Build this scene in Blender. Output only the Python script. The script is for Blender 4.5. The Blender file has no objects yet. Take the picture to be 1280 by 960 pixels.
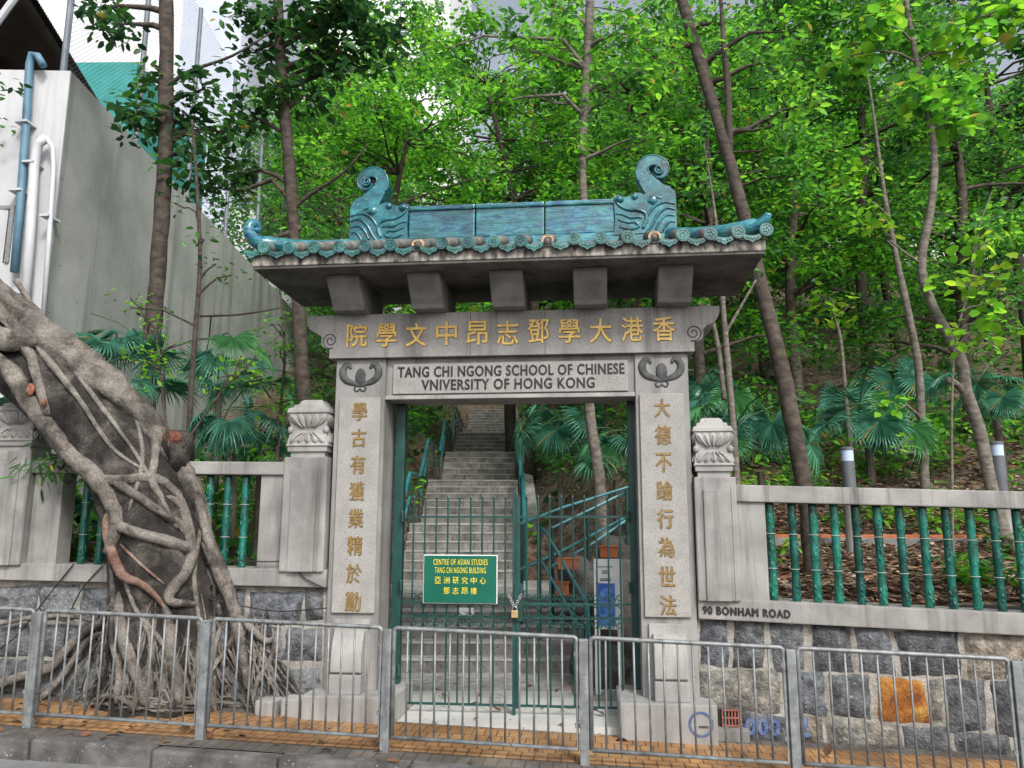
import bpy, bmesh, math, random
import numpy as np
from mathutils import Vector, Matrix, noise
from mathutils.bvhtree import BVHTree
R = math.radians
SC = bpy.context.scene
COL = SC.collection

# ------------------------------------------------------------------ camera, world, sun, exposure
CAM = Vector((0.7741, -7.2267, 1.80))
YAW, PITCH, ROLL, FPX = 0.1019, 0.1747, 0.0021, 1002.35
FW = Vector((-math.sin(YAW)*math.cos(PITCH), math.cos(YAW)*math.cos(PITCH), math.sin(PITCH)))
_rt = Vector((math.cos(YAW), math.sin(YAW), 0)); _up = _rt.cross(FW)
RT = math.cos(ROLL)*_rt + math.sin(ROLL)*_up
UP = -math.sin(ROLL)*_rt + math.cos(ROLL)*_up
cd = bpy.data.cameras.new('camera'); co = bpy.data.objects.new('camera', cd); COL.objects.link(co)
M = Matrix((RT, UP, -FW)).transposed().to_4x4(); M.translation = CAM; co.matrix_world = M
cd.sensor_width = 36; cd.lens = FPX/1280*36; cd.clip_end = 2000; cd.clip_start = 0.05
SC.camera = co

SUN_EL, SUN_AZ = R(42), R(152)          # azimuth clockwise from +Y: behind the photographer, to the right
w = bpy.data.worlds.new('World'); SC.world = w; w.use_nodes = True
nt = w.node_tree
sky = nt.nodes.new('ShaderNodeTexSky'); sky.sky_type = 'NISHITA'; sky.sun_disc = False
sky.sun_elevation = SUN_EL; sky.sun_rotation = SUN_AZ; sky.dust_density = 4; sky.air_density = 1.0; sky.ozone_density = 0.6
hsv = nt.nodes.new('ShaderNodeHueSaturation'); hsv.inputs['Saturation'].default_value = .45     # thin overcast
nt.links.new(sky.outputs[0], hsv.inputs['Color']); nt.links.new(hsv.outputs[0], nt.nodes['Background'].inputs[0]); nt.nodes['Background'].inputs[1].default_value = 0.15
ld = bpy.data.lights.new('sun', 'SUN'); ld.energy = 1.5; ld.angle = R(10); ld.color = (1, .985, .96)
lo = bpy.data.objects.new('sun', ld); COL.objects.link(lo)
sd = Vector((math.sin(SUN_AZ)*math.cos(SUN_EL), math.cos(SUN_AZ)*math.cos(SUN_EL), math.sin(SUN_EL)))
lo.rotation_euler = sd.to_track_quat('Z', 'Y').to_euler(); lo.location = (0, -10, 30)
SC.view_settings.view_transform = 'Standard'; SC.view_settings.look = 'None'
SC.view_settings.gamma = 1; SC.view_settings.exposure = 0.55

# ------------------------------------------------------------------ helpers
def ray(u, v): return FW + RT*((u-640)/FPX) - UP*((v-480)/FPX)
def at(u, v, y):
    d = ray(u, v); return CAM + d*((y-CAM.y)/d.y)
def G(x): return 0.118 - 0.033*x            # the pavement falls to the right

def newmat(name):
    m = bpy.data.materials.new(name); m.use_nodes = True
    return m, m.node_tree, m.node_tree.nodes['Principled BSDF']
def N(nt, t, **k):
    n = nt.nodes.new(t)
    for a, b in k.items(): setattr(n, a, b)
    return n
def ramp(nt, fac, stops):
    r = N(nt, 'ShaderNodeValToRGB'); e = r.color_ramp.elements
    while len(e) < len(stops): e.new(0.5)
    for i, (p, c) in enumerate(stops): e[i].position = p; e[i].color = (*c, 1) if len(c) == 3 else c
    nt.links.new(fac, r.inputs[0]); return r.outputs[0]
def mix(nt, f, a, b, mode='MIX'):
    n = N(nt, 'ShaderNodeMix', data_type='RGBA', blend_type=mode)
    L = nt.links
    if isinstance(f, (int, float)): n.inputs[0].default_value = f
    else: L.new(f, n.inputs[0])
    for s, i in ((a, 6), (b, 7)):
        if isinstance(s, tuple): n.inputs[i].default_value = (*s[:3], 1)
        else: L.new(s, n.inputs[i])
    return n.outputs[2]
def coords(nt, scale=(1, 1, 1)):
    g = N(nt, 'ShaderNodeNewGeometry'); mp = N(nt, 'ShaderNodeMapping'); mp.inputs['Scale'].default_value = scale
    nt.links.new(g.outputs['Position'], mp.inputs[0]); return mp.outputs[0]
def nz(nt, vec, scale, detail=5, rough=.55, dist=0):
    n = N(nt, 'ShaderNodeTexNoise'); n.inputs['Scale'].default_value = scale; n.inputs['Detail'].default_value = detail
    n.inputs['Roughness'].default_value = rough; n.inputs['Distortion'].default_value = dist
    nt.links.new(vec, n.inputs['Vector']); return n.outputs[0]
def bump(nt, b, h, strength=.3, dist=.01):
    n = N(nt, 'ShaderNodeBump'); n.inputs['Strength'].default_value = strength; n.inputs['Distance'].default_value = dist
    nt.links.new(h, n.inputs['Height']); nt.links.new(n.outputs[0], b.inputs['Normal'])

def surf(name, c1, c2, scale=4, rough=.8, bs=40, bstr=.3, bdist=.01, stretch=(1, 1, 1), speck=None, streak=None, metal=0, spec=.4, vcol=False, lo=.35, hi=.68, coat=0):
    m, t, b = newmat(name)
    v = coords(t, stretch)
    c = ramp(t, nz(t, v, scale), [(lo, c1), (hi, c2)])
    if vcol:
        a = N(t, 'ShaderNodeAttribute', attribute_name='Col')
        c = mix(t, 1.0, a.outputs['Color'], c, 'MULTIPLY')
    p = coords(t)
    if speck:
        s = ramp(t, nz(t, p, speck[0], 2, .6), [(speck[2], (0, 0, 0)), (speck[2]+.05, (1, 1, 1))])
        c = mix(t, s, c, speck[1])
    if streak:
        v2 = coords(t, (7, 7, .45))
        s = ramp(t, nz(t, v2, streak[1], 4, .6), [(.5, (0, 0, 0)), (.75, (1, 1, 1))])
        c = mix(t, s, c, streak[0])
    t.links.new(c, b.inputs['Base Color'])
    b.inputs['Roughness'].default_value = rough; b.inputs['Metallic'].default_value = metal
    b.inputs['Specular IOR Level'].default_value = spec
    b.inputs['Coat Weight'].default_value = coat
    if bstr: bump(t, b, nz(t, p, bs, 5, .6), bstr, bdist)
    return m

def leafmat(name, trans=.45, rough=.45):
    m, t, b = newmat(name)
    a = N(t, 'ShaderNodeAttribute', attribute_name='Col')
    t.links.new(a.outputs['Color'], b.inputs['Base Color'])
    b.inputs['Roughness'].default_value = rough; b.inputs['Specular IOR Level'].default_value = .35
    tr = N(t, 'ShaderNodeBsdfTranslucent')
    hs = N(t, 'ShaderNodeHueSaturation'); hs.inputs['Hue'].default_value = .485; hs.inputs['Value'].default_value = 2.1
    t.links.new(a.outputs['Color'], hs.inputs['Color']); t.links.new(hs.outputs[0], tr.inputs[0])
    ms = N(t, 'ShaderNodeMixShader'); ms.inputs[0].default_value = trans
    t.links.new(b.outputs[0], ms.inputs[1]); t.links.new(tr.outputs[0], ms.inputs[2])
    t.links.new(ms.outputs[0], t.nodes['Material Output'].inputs[0])
    return m

class MB:
    """collects polygons in world coordinates"""
    def __init__(s): s.v = []; s.f = []; s.c = []; s.col = None
    def add(s, verts, faces, col=None):
        o = len(s.v); s.v.extend([tuple(p) for p in verts]); s.f.extend([tuple(i+o for i in f) for f in faces])
        s.c.extend([col or (1, 1, 1)]*len(verts)); return s
    def box(s, x0, x1, y0, y1, z0, z1, zs=0, col=None):
        """zs: rise of the box along x (a slope)"""
        d = zs*(x1-x0)
        p = [(x0, y0, z0), (x1, y0, z0+d), (x1, y1, z0+d), (x0, y1, z0), (x0, y0, z1), (x1, y0, z1+d), (x1, y1, z1+d), (x0, y1, z1)]
        return s.add(p, [(3, 2, 1, 0), (4, 5, 6, 7), (0, 1, 5, 4), (1, 2, 6, 5), (2, 3, 7, 6), (3, 0, 4, 7)], col)
    def prism(s, pts, axis, a, b, col=None):
        """closed 2-D outline swept along x ('x': pts are y,z) or y ('y': pts are x,z)"""
        n = len(pts)
        ar = sum(pts[i][0]*pts[(i+1) % n][1]-pts[(i+1) % n][0]*pts[i][1] for i in range(n))
        if (ar < 0): pts = pts[::-1]
        P = (lambda q, t: (t, q[0], q[1])) if axis == 'x' else (lambda q, t: (q[0], t, q[1]))
        if axis == 'x': a, b = b, a
        v = [P(q, a) for q in pts]+[P(q, b) for q in pts]
        f = [tuple(range(n)), tuple(range(2*n-1, n-1, -1))]+[(i, i+n, (i+1) % n+n, (i+1) % n) for i in range(n)]
        return s.add(v, f, col)
    def tube(s, pts, rad, n=8, cap=True, flat=None, col=None, jit=0, seed=0):
        pts = [Vector(p) for p in pts]
        if isinstance(rad, (int, float)): rad = [rad]*len(pts)
        t0 = (pts[1]-pts[0]).normalized()
        u = t0.cross(Vector((0, 0, 1)));
        if u.length < .05: u = t0.cross(Vector((0, 1, 0)))
        u.normalize(); vs = []; k = len(pts)
        for i, p in enumerate(pts):
            t = (pts[min(i+1, k-1)]-pts[max(i-1, 0)]);
            if t.length < 1e-7: t = t0
            t.normalize(); u = (u-t*u.dot(t));
            if u.length < 1e-5: u = t.orthogonal()
            u.normalize(); w = t.cross(u)
            for j in range(n):
                a = 2*math.pi*j/n; r = rad[i]
                if jit: r *= 1+jit*(noise.noise(Vector((p.x*3+seed, p.z*3+j*.9, p.y*3)))+.55*noise.noise(Vector((p.x*13+seed, p.z*13+j*1.7, p.y*13))))
                q = u*math.cos(a)*r+w*math.sin(a)*r
                if flat: q = Vector((q.x*flat[0], q.y*flat[1], q.z*flat[2]))
                vs.append(p+q)
        f = [(i*n+j, i*n+(j+1) % n, (i+1)*n+(j+1) % n, (i+1)*n+j) for i in range(k-1) for j in range(n)]
        if cap: f += [tuple(range(n))[::-1], tuple((k-1)*n+j for j in range(n))]
        return s.add(vs, f, col)
    def lathe(s, cx, cy, prof, n=16, cz=0, col=None):
        vs = [(cx+r*math.cos(2*math.pi*j/n), cy+r*math.sin(2*math.pi*j/n), cz+z) for r, z in prof for j in range(n)]
        k = len(prof); f = [(i*n+j, i*n+(j+1) % n, (i+1)*n+(j+1) % n, (i+1)*n+j) for i in range(k-1) for j in range(n)]
        f += [tuple(range(n))[::-1], tuple((k-1)*n+j for j in range(n))]
        return s.add(vs, f, col)
    def disc(s, c, r, y0, y1, n=20, col=None):
        return s.prism([(c[0]+r*math.cos(2*math.pi*j/n), c[1]+r*math.sin(2*math.pi*j/n)) for j in range(n)], 'y', y0, y1, col)
    def ball(s, c, r, n=10, col=None):
        r = (r, r, r) if isinstance(r, (int, float)) else r; m = n//2+1
        vs = []
        for i in range(m+1):
            th = math.pi*i/m
            for j in range(n):
                a = 2*math.pi*j/n; vs.append((c[0]+r[0]*math.sin(th)*math.cos(a), c[1]+r[1]*math.sin(th)*math.sin(a), c[2]+r[2]*math.cos(th)))
        return s.add(vs, [(i*n+j, (i+1)*n+j, (i+1)*n+(j+1) % n, i*n+(j+1) % n) for i in range(m) for j in range(n)], col)

ORG = {}
def finish(o, label=None, cat=None, group=None, kind=None):
    if label: o['label'] = label
    if cat: o['category'] = cat
    if group: o['group'] = group
    if kind: o['kind'] = kind
    return o
def empty(name, loc, label, cat, group=None):
    o = bpy.data.objects.new(name, None); COL.objects.link(o); o.location = loc; o.empty_display_size = .2
    ORG[o.name] = Vector(loc); return finish(o, label, cat, group)
def build(name, mb, mat, parent=None, smooth=False, bevel=0, org=None, bseg=2, weld=False):
    o0 = ORG[parent.name] if parent else Vector(org or (0, 0, 0))
    me = bpy.data.meshes.new(name)
    me.from_pydata([(p[0]-o0.x, p[1]-o0.y, p[2]-o0.z) for p in mb.v], [], mb.f)
    ca = me.color_attributes.new('Col', 'FLOAT_COLOR', 'POINT')
    ca.data.foreach_set('color', np.array([(*c, 1) for c in mb.c], dtype=np.float32).ravel())
    bm = bmesh.new(); bm.from_mesh(me)
    if weld: bmesh.ops.remove_doubles(bm, verts=bm.verts, dist=1e-4)
    bmesh.ops.recalc_face_normals(bm, faces=bm.faces)
    if bevel:
        ed = [e for e in bm.edges if len(e.link_faces) == 2 and e.calc_face_angle(0) > .5]
        bmesh.ops.bevel(bm, geom=ed, offset=bevel, segments=bseg, affect='EDGES', profile=.6, clamp_overlap=True)
    bm.to_mesh(me); bm.free()
    if smooth: me.polygons.foreach_set('use_smooth', [True]*len(me.polygons))
    for m in (mat if isinstance(mat, (list, tuple)) else [mat]): me.materials.append(m)
    o = bpy.data.objects.new(name, me); COL.objects.link(o)
    if parent: o.parent = parent; ORG[o.name] = o0
    else: o.location = o0; ORG[o.name] = o0
    return o
def raw(name, V, Q, C, mat, parent=None, org=(0, 0, 0), midx=None, smooth=False):
    """fast mesh of quads from numpy arrays"""
    o0 = ORG[parent.name] if parent else Vector(org)
    me = bpy.data.meshes.new(name); nv, nq = len(V), len(Q)
    V = V-np.array(o0)
    me.vertices.add(nv); me.vertices.foreach_set('co', V.astype(np.float32).ravel())
    me.loops.add(nq*4); me.loops.foreach_set('vertex_index', Q.astype(np.int32).ravel())
    me.polygons.add(nq); me.polygons.foreach_set('loop_start', np.arange(0, nq*4, 4, dtype=np.int32))
    me.polygons.foreach_set('loop_total', np.full(nq, 4, dtype=np.int32))
    if midx is not None: me.polygons.foreach_set('material_index', midx.astype(np.int32))
    if smooth: me.polygons.foreach_set('use_smooth', [True]*nq)
    me.update(calc_edges=True)
    ca = me.color_attributes.new('Col', 'FLOAT_COLOR', 'POINT')
    ca.data.foreach_set('color', np.concatenate([C, np.ones((nv, 1))], 1).astype(np.float32).ravel())
    for m in (mat if isinstance(mat, (list, tuple)) else [mat]): me.materials.append(m)
    o = bpy.data.objects.new(name, me); COL.objects.link(o)
    if parent: o.parent = parent
    else: o.location = o0
    ORG[o.name] = o0
    return o
def copy_tree(o, parent=None):
    c = o.copy(); COL.objects.link(c)
    if parent: c.parent = parent
    ORG[c.name] = ORG.get(o.name, Vector())
    for ch in list(o.children): copy_tree(ch, c)
    return c
def text(body, width, height, bold=0, depth=.004, spacing=1.0):
    """lettering as a flat raised mesh in the x-z plane, centred; returns an MB in local coordinates"""
    cu = bpy.data.curves.new('lettering', 'FONT'); cu.body = body; cu.extrude = .5; cu.offset = bold; cu.space_character = spacing
    cu.resolution_u = 3
    ob = bpy.data.objects.new('lettering', cu); COL.objects.link(ob)
    bpy.context.view_layer.update()
    me = bpy.data.meshes.new_from_object(ob.evaluated_get(bpy.context.evaluated_depsgraph_get()))
    a = np.array([v.co for v in me.vertices]); lo, hi = a.min(0), a.max(0)
    sx = width/(hi[0]-lo[0]); sz = height/(hi[1]-lo[1]) if height else sx
    mb = MB()
    mb.add([((p[0]-(lo[0]+hi[0])/2)*sx, -p[2]*depth*2*1.0 if False else (-p[2])*depth, (p[1]-(lo[1]+hi[1])/2)*sz) for p in a], [tuple(p.vertices) for p in me.polygons])
    bpy.data.objects.remove(ob); bpy.data.meshes.remove(me)
    return mb
def moved(mb, x, y, z, skew=0):
    mb.v = [(p[0]+x, p[1]+y, p[2]+z+skew*p[0]) for p in mb.v]; return mb
def bolder(mb, d):
    r_ = MB()
    for i, (a, b) in enumerate(((0, 0), (d, 0), (-d, 0), (0, d), (0, -d))): r_.add([(p[0]+a, p[1]-i*.0003, p[2]+b) for p in mb.v], mb.f)
    return r_
def merge(*ms):
    r = MB()
    for m in ms: r.add(m.v, m.f)
    return r
def arc(p, q, k, n=6):
    return [Vector(p).lerp(Vector(q), i/n)+Vector(k)*math.sin(math.pi*i/n) for i in range(n+1)]
def smoothpath(P, m=4):
    """Catmull-Rom through points (any dimension)"""
    P = [np.array(p, float) for p in P]; o = []
    for i in range(len(P)-1):
        a, b, c, d = P[max(i-1, 0)], P[i], P[i+1], P[min(i+2, len(P)-1)]
        for k in range(m):
            t = k/m; o.append(.5*((2*b)+(c-a)*t+(2*a-5*b+4*c-d)*t*t+(3*b-a-3*c+d)*t**3))
    o.append(P[-1]); return o

# ------------------------------------------------------------------ materials
GRAN = surf('granite', (.20, .197, .19), (.36, .353, .34), 2.0, .85, 120, .3, .005, speck=(170, (.09, .088, .085), .6), streak=((.13, .128, .122), .9), lo=.3, hi=.72)
GRANP = surf('granite_panel', (.30, .29, .275), (.37, .36, .342), 5, .85, 160, .35, .004, speck=(150, (.12, .115, .11), .585))
GRANL = surf('granite_pale', (.27, .266, .256), (.40, .395, .38), 3, .85, 90, .25, .004, speck=(140, (.2, .2, .19), .64), streak=((.22, .215, .2), 1.2))
CONC = surf('weathered_concrete', (.20, .196, .188), (.345, .34, .325), 2.6, .88, 60, .35, .005, speck=(110, (.10, .098, .094), .66), streak=((.11, .108, .10), 1.4))
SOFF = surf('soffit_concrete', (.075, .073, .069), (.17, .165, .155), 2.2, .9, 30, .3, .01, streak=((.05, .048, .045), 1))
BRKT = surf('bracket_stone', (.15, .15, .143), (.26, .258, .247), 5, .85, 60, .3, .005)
GOLD = surf('gilt', (.52, .32, .06), (.72, .50, .14), 20, .4, 60, .2, .002, spec=.5)
GOLDP = surf('worn_gilt', (.15, .10, .035), (.34, .225, .075), 30, .5, 60, .2, .002)
BLACK = surf('black_lettering', (.012, .012, .013), (.03, .03, .03), 20, .5, 60, 0)
CARVE = surf('dark_carving', (.04, .043, .046), (.11, .114, .118), 14, .8, 60, .3, .004)
MORT = surf('old_mortar', (.05, .045, .04), (.42, .39, .35), 9, .9, 40, .5, .01, stretch=(2, 1, .8))
GLAZE = surf('blue_green_glaze', (.008, .17, .21), (.05, .36, .42), 1.6, .22, 10, .12, .01, stretch=(1, 1, 5), streak=None, spec=.6, coat=.5)
def glaze(name, stops, sc, stretch, warm=.0):
    m, t, b = newmat(name)
    c = ramp(t, nz(t, coords(t, stretch), sc, 6, .6, .12 if 'ridge' in name else .5), stops)
    g = ramp(t, nz(t, coords(t), 5, 6, .7), [(.42, (.35, .35, .33)), (.56, (1, 1, 1))]); c = mix(t, .6, c, mix(t, 1.0, c, g, 'MULTIPLY'))
    d = ramp(t, nz(t, coords(t), 38, 4, .7), [(.58, (0, 0, 0)), (.72, (1, 1, 1))])
    c = mix(t, d, c, (.14, .33, .33))
    oi = N(t, 'ShaderNodeObjectInfo'); vr = ramp(t, oi.outputs['Random'], [(0, (.55, .6, .62)), (.5, (1, 1, 1)), (1, (1.3, 1.22, 1.1))])
    c = mix(t, 1.0, c, vr, 'MULTIPLY')
    t.links.new(c, b.inputs['Base Color']); b.inputs['Roughness'].default_value = .25; b.inputs['Coat Weight'].default_value = .4
    b.inputs['Coat Roughness'].default_value = .12
    bump(t, b, nz(t, coords(t), 26, 3), .18, .01); return m
GLZR = glaze('ridge_glaze', [(.28, (.004, .06, .09)), (.40, (.015, .17, .19)), (.47, (.07, .30, .34)), (.53, (.005, .07, .20)), (.58, (.06, .29, .34)), (.70, (.012, .14, .13))], 3.2, (.55, 1, 4.5))
GLZO = glaze('ornament_glaze', [(.3, (.003, .045, .065)), (.5, (.008, .13, .17)), (.68, (.04, .25, .30))], 5, (1, 1, 1.5))
GLZT = glaze('tile_glaze', [(.3, (.012, .07, .07)), (.5, (.03, .16, .16)), (.7, (.11, .27, .26))], 14, (1, 1, 1))
TILEC = surf('clay_tile', (.07, .085, .08), (.24, .23, .20), 8, .85, 40, .4, .01)
BROK = surf('broken_tile', (.40, .24, .12), (.55, .42, .3), 20, .9, 40, .4, .01)
BAMB = glaze('bamboo_glaze', [(.3, (.003, .05, .045)), (.48, (.005, .12, .09)), (.62, (.012, .19, .14)), (.72, (.006, .08, .14))], 7, (1, 1, .6))
BAMBR = surf('node_ring', (.35, .4, .36), (.5, .55, .5), 30, .4, 40, 0)
IRON = surf('green_iron', (.006, .04, .037), (.012, .07, .063), 6, .4, 60, .1, .003, spec=.5)
RAILB = surf('stair_rail_paint', (.012, .12, .145), (.05, .24, .27), 6, .4, 60, .1, .003, spec=.5)
GALV = surf('galvanised_steel', (.17, .185, .19), (.30, .32, .325), 14, .5, 60, .1, .002, metal=.3, spec=.5, speck=(30, (.13, .075, .045), .66), streak=((.10, .095, .09), 1.6))
SIGNG = surf('sign_green', (.0, .10, .065), (.004, .13, .085), 3, .35, 60, 0, spec=.5)
SIGNY = surf('sign_yellow', (.75, .62, .02), (.85, .7, .05), 9, .4, 60, 0)
WHITE = surf('white_paint', (.66, .67, .68), (.78, .79, .80), 4, .5, 60, .05)
BRASS = surf('brass', (.55, .42, .2), (.7, .55, .3), 20, .35, 60, 0, metal=.6)
STEEL = surf('steel', (.35, .35, .36), (.5, .5, .5), 20, .35, 60, 0, metal=.7)
BLUEP = surf('blue_print', (.03, .10, .42), (.10, .28, .65), 18, .4, 60, 0, lo=.42, hi=.6)
TERRA = surf('terracotta', (.36, .10, .04), (.48, .17, .07), 6, .8, 50, .2, .004)
BARKD = surf('dark_bark', (.035, .03, .026), (.10, .085, .072), 9, .9, 26, .7, .02, stretch=(1, 1, .35))
BARKP = surf('pale_bark', (.085, .074, .062), (.22, .195, .165), 10, .9, 30, .6, .015, stretch=(1, 1, 2.5))
BARKT = surf('brown_bark', (.032, .025, .02), (.095, .075, .06), 9, .9, 26, .6, .015, stretch=(1, 1, 1.8))
LEAF = leafmat('leaf', .5); LEAFD = leafmat('glossy_leaf', .3, .35); PALM = leafmat('palm_leaf', .25, .38)
LITTER = leafmat('fallen_leaf', .1, .8)
ASPH = surf('asphalt', (.045, .045, .047), (.085, .085, .088), 3, .9, 130, .7, .008, speck=(120, (.16, .16, .16), .64))
KERB = surf('kerb_stone', (.055, .054, .052), (.15, .147, .14), 5, .9, 60, .5, .008, speck=(50, (.3, .29, .28), .66))
GUTT = surf('gutter_concrete', (.15, .15, .148), (.25, .25, .245), 3, .9, 80, .4, .006)
STEP = surf('stair_concrete', (.24, .232, .215), (.43, .42, .40), 3.0, .9, 45, .5, .008, speck=(25, (.12, .11, .095), .64), streak=((.10, .092, .08), 1.3))
STEPL = surf('court_concrete', (.42, .42, .40), (.58, .58, .56), 1.6, .88, 40, .3, .006, speck=(12, (.25, .24, .22), .66))
SOIL = surf('leafy_soil', (.04, .03, .023), (.20, .15, .105), 7, .95, 18, 1.0, .04, speck=(30, (.24, .17, .11), .58))
ROCK = surf('boulder_stone', (.05, .048, .042), (.16, .152, .135), 3, .92, 14, .8, .03, speck=(30, (.05, .05, .045), .62))

def banyan_bark(name, a, b, c, cut):
    mt, t, bs = newmat(name); v = coords(t)
    base = ramp(t, nz(t, v, 4, 8, .65, .4), [(.36, a), (.5, b), (.68, c)])
    fine = ramp(t, nz(t, coords(t, (1, 1, 1)), 45, 4, .7), [(.38, (.62, .62, .62)), (.65, (1.1, 1.1, 1.1))])
    t.links.new(mix(t, 1.0, base, fine, 'MULTIPLY'), bs.inputs['Base Color']); bs.inputs['Roughness'].default_value = .92
    mx = N(t, 'ShaderNodeMath', operation='ADD'); t.links.new(nz(t, v, 16, 8, .7), mx.inputs[0]); t.links.new(nz(t, v, 60, 4, .7), mx.inputs[1])
    bump(t, bs, mx.outputs[0], .8, cut); return mt
# ------------------------------------------------------------------ pavers (pavement)
def paver(name, ca, cb, joint):
    m, t, b = newmat(name)
    v = coords(t)
    br = N(t, 'ShaderNodeTexBrick'); t.links.new(v, br.inputs['Vector'])
    br.inputs['Color1'].default_value = (*ca, 1); br.inputs['Color2'].default_value = (*cb, 1); br.inputs['Mortar'].default_value = (*joint, 1)
    br.inputs['Scale'].default_value = 1; br.inputs['Brick Width'].default_value = .1; br.inputs['Row Height'].default_value = .2
    br.inputs['Mortar Size'].default_value = .0055; br.inputs['Mortar Smooth'].default_value = .3; br.offset = .5; br.inputs['Bias'].default_value = 0
    c = mix(t, ramp(t, nz(t, v, 3), [(.35, (0, 0, 0)), (.75, (1, 1, 1))]), br.outputs[0], (.20, .15, .10))
    c2 = mix(t, .45, c, br.outputs[0])
    dd = ramp(t, nz(t, v, 1.7, 8, .7), [(.44, (.42, .40, .38)), (.6, (1, 1, 1))]); c2 = mix(t, .8, c2, mix(t, 1.0, c2, dd, 'MULTIPLY'))
    t.links.new(c2, b.inputs['Base Color']); b.inputs['Roughness'].default_value = .85
    bump(t, b, nz(t, v, 60), .3, .004); return m
PAVO = paver('orange_paver', (.44, .22, .08), (.54, .30, .12), (.07, .04, .022))
PAVG = paver('grey_paver', (.11, .105, .098), (.17, .16, .15), (.03, .028, .025))

def struct(name, mb, mat, **k):
    o = build(name, mb, mat, **k); return finish(o, kind='structure')
def strip(y0, y1, dz, x0=-70, x1=70, n=40):
    mb = MB()
    xs = [x0+(x1-x0)*i/n for i in range(n+1)]
    mb.add([(x, y, G(x)+dz) for x in xs for y in (y0, y1)], [(2*i, 2*i+2, 2*i+3, 2*i+1) for i in range(n)])
    return mb
struct('road', strip(-60, -1.55, -.14), ASPH)
struct('gutter', strip(-1.62, -1.33, -.136), GUTT)
struct('pavement_border', strip(-1.22, 0.6, 0), PAVG)
struct('pavement', strip(-.985, -.16, .004), PAVO)
kb = MB(); rr = random.Random(3); x = -30
while x < 30:
    L = .95; d = rr.uniform(-.006, .006); z = G(x+L/2)
    if abs(x+2.3) < .6: d = -.012
    kb.box(x+.006, x+L-.006, -1.345+rr.uniform(-.008, .008), -1.2, G(x)-.2, G(x)+.006+d, zs=-.033); x += L
struct('kerb', kb, KERB, bevel=.022, bseg=2)

# ------------------------------------------------------------------ the stair and the hillside
SA = R(6.3); SDX, SDY = -math.sin(SA), math.cos(SA)
def sxy(p, s): # stair coordinates -> world (p to the right, s along)
    return (-.75 + p*SDY + s*SDX, p*math.sin(SA) + s*SDY)
def inv(x, y):
    dx, dy = x+.75, y
    return dx*SDY + dy*math.sin(SA), dx*SDX + dy*SDY
HW = 1.0
HWA = 1.68        # the first flight is wider to the right
prof = [(-.1, .15), (2.2, .15)]
flights = [(2.2, 5, .15, .28, 6.0), (6.0, 6, .15, .26, 9.3), (9.3, 6, .156, .26, 14.2), (14.2, 6, .173, .27, 18.8), (18.8, 7, .155, .28, 26.5), (26.5, 13, .165, .28, 60)]
z = .15; steps = []; pts = [(1.2, 0.15)]
for s0, n, r, t, s1 in flights:
    s = s0
    for k in range(n):
        pts.append((s, z)); z += r; pts.append((s, z)); steps.append((s, z)); s += t
    pts.append((s1, z+.03*(s1 < 50)))
    z += .03*(s1 < 50)
def zs(s):
    if s <= pts[0][0]: return pts[0][1]
    for (a, za), (b, zb) in zip(pts, pts[1:]):
        if a <= s < b: return za+(zb-za)*(s-a)/max(b-a, 1e-6)
    return pts[-1][1]
st = empty('staircase', (*sxy(0, 2.2), .15), 'long concrete staircase climbing the wooded hill behind the iron gate', 'staircase')
def stairmesh(p0, p1, profile, drop):
    mb = MB(); n = len(profile); V = []
    rj = random.Random(5)
    for p in (p0, p1):
        for s, zz in profile: V.append((*sxy(p, s), zz))
    V += [(*sxy(p, s), zz-drop) for p in (p0, p1) for s, zz in profile]
    F = [(i, i+n, i+1+n, i+1) for i in range(n-1)]
    F += [(i, i+1, 2*n+i+1, 2*n+i) for i in range(n-1)]+[(n+i, 3*n+i, 3*n+i+1, n+i+1) for i in range(n-1)]
    F += [(0, 2*n, 3*n, n)]
    return mb.add(V, F)
NOSE = surf('pale_nosing', (.25, .245, .23), (.44, .43, .41), 5, .9, 45, .3, .005)
STEPR = surf('shaded_dirty_riser', (.12, .115, .105), (.28, .27, .255), 3.5, .9, 45, .5, .008, speck=(25, (.07, .065, .055), .62), streak=((.07, .065, .055), 1.6))  # risers' shade against the treads set into the colour, plus dirt specks and streaks
iA = next(i for i, q in enumerate(pts) if abs(q[0]-6.0) < 1e-6)
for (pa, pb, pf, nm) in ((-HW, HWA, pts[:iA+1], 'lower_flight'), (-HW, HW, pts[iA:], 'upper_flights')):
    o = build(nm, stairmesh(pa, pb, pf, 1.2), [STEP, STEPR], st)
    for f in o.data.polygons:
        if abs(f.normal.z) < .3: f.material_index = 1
# pale nosings on every step
for s, zz in steps:
    pr_ = HWA if s < 5.9 else HW
    a, b, c, d = sxy(-HW+.01, s-.012), sxy(pr_-.01, s-.012), sxy(pr_-.01, s+.03), sxy(-HW+.01, s+.03)
    nb = MB(); nb.add([(*a, zz-.020), (*b, zz-.020), (*b, zz+.003), (*a, zz+.003), (*c, zz+.003), (*d, zz+.003)], [(0, 1, 2, 3), (3, 2, 4, 5)])
    build('nosing', nb, NOSE, st)
# sloping side kerb (drain channel) along the right edge
sp = [(s, 0) for s in np.arange(8.2, 31, .4)]
sp = [(s, np.mean([zs(s+d) for d in (-1.2, -.6, 0, .6, 1.2)])+.18) for s, _ in sp]
build('side_channel', stairmesh(HW+.14, HW+.36, sp, 1.0), STEP, st)

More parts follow.
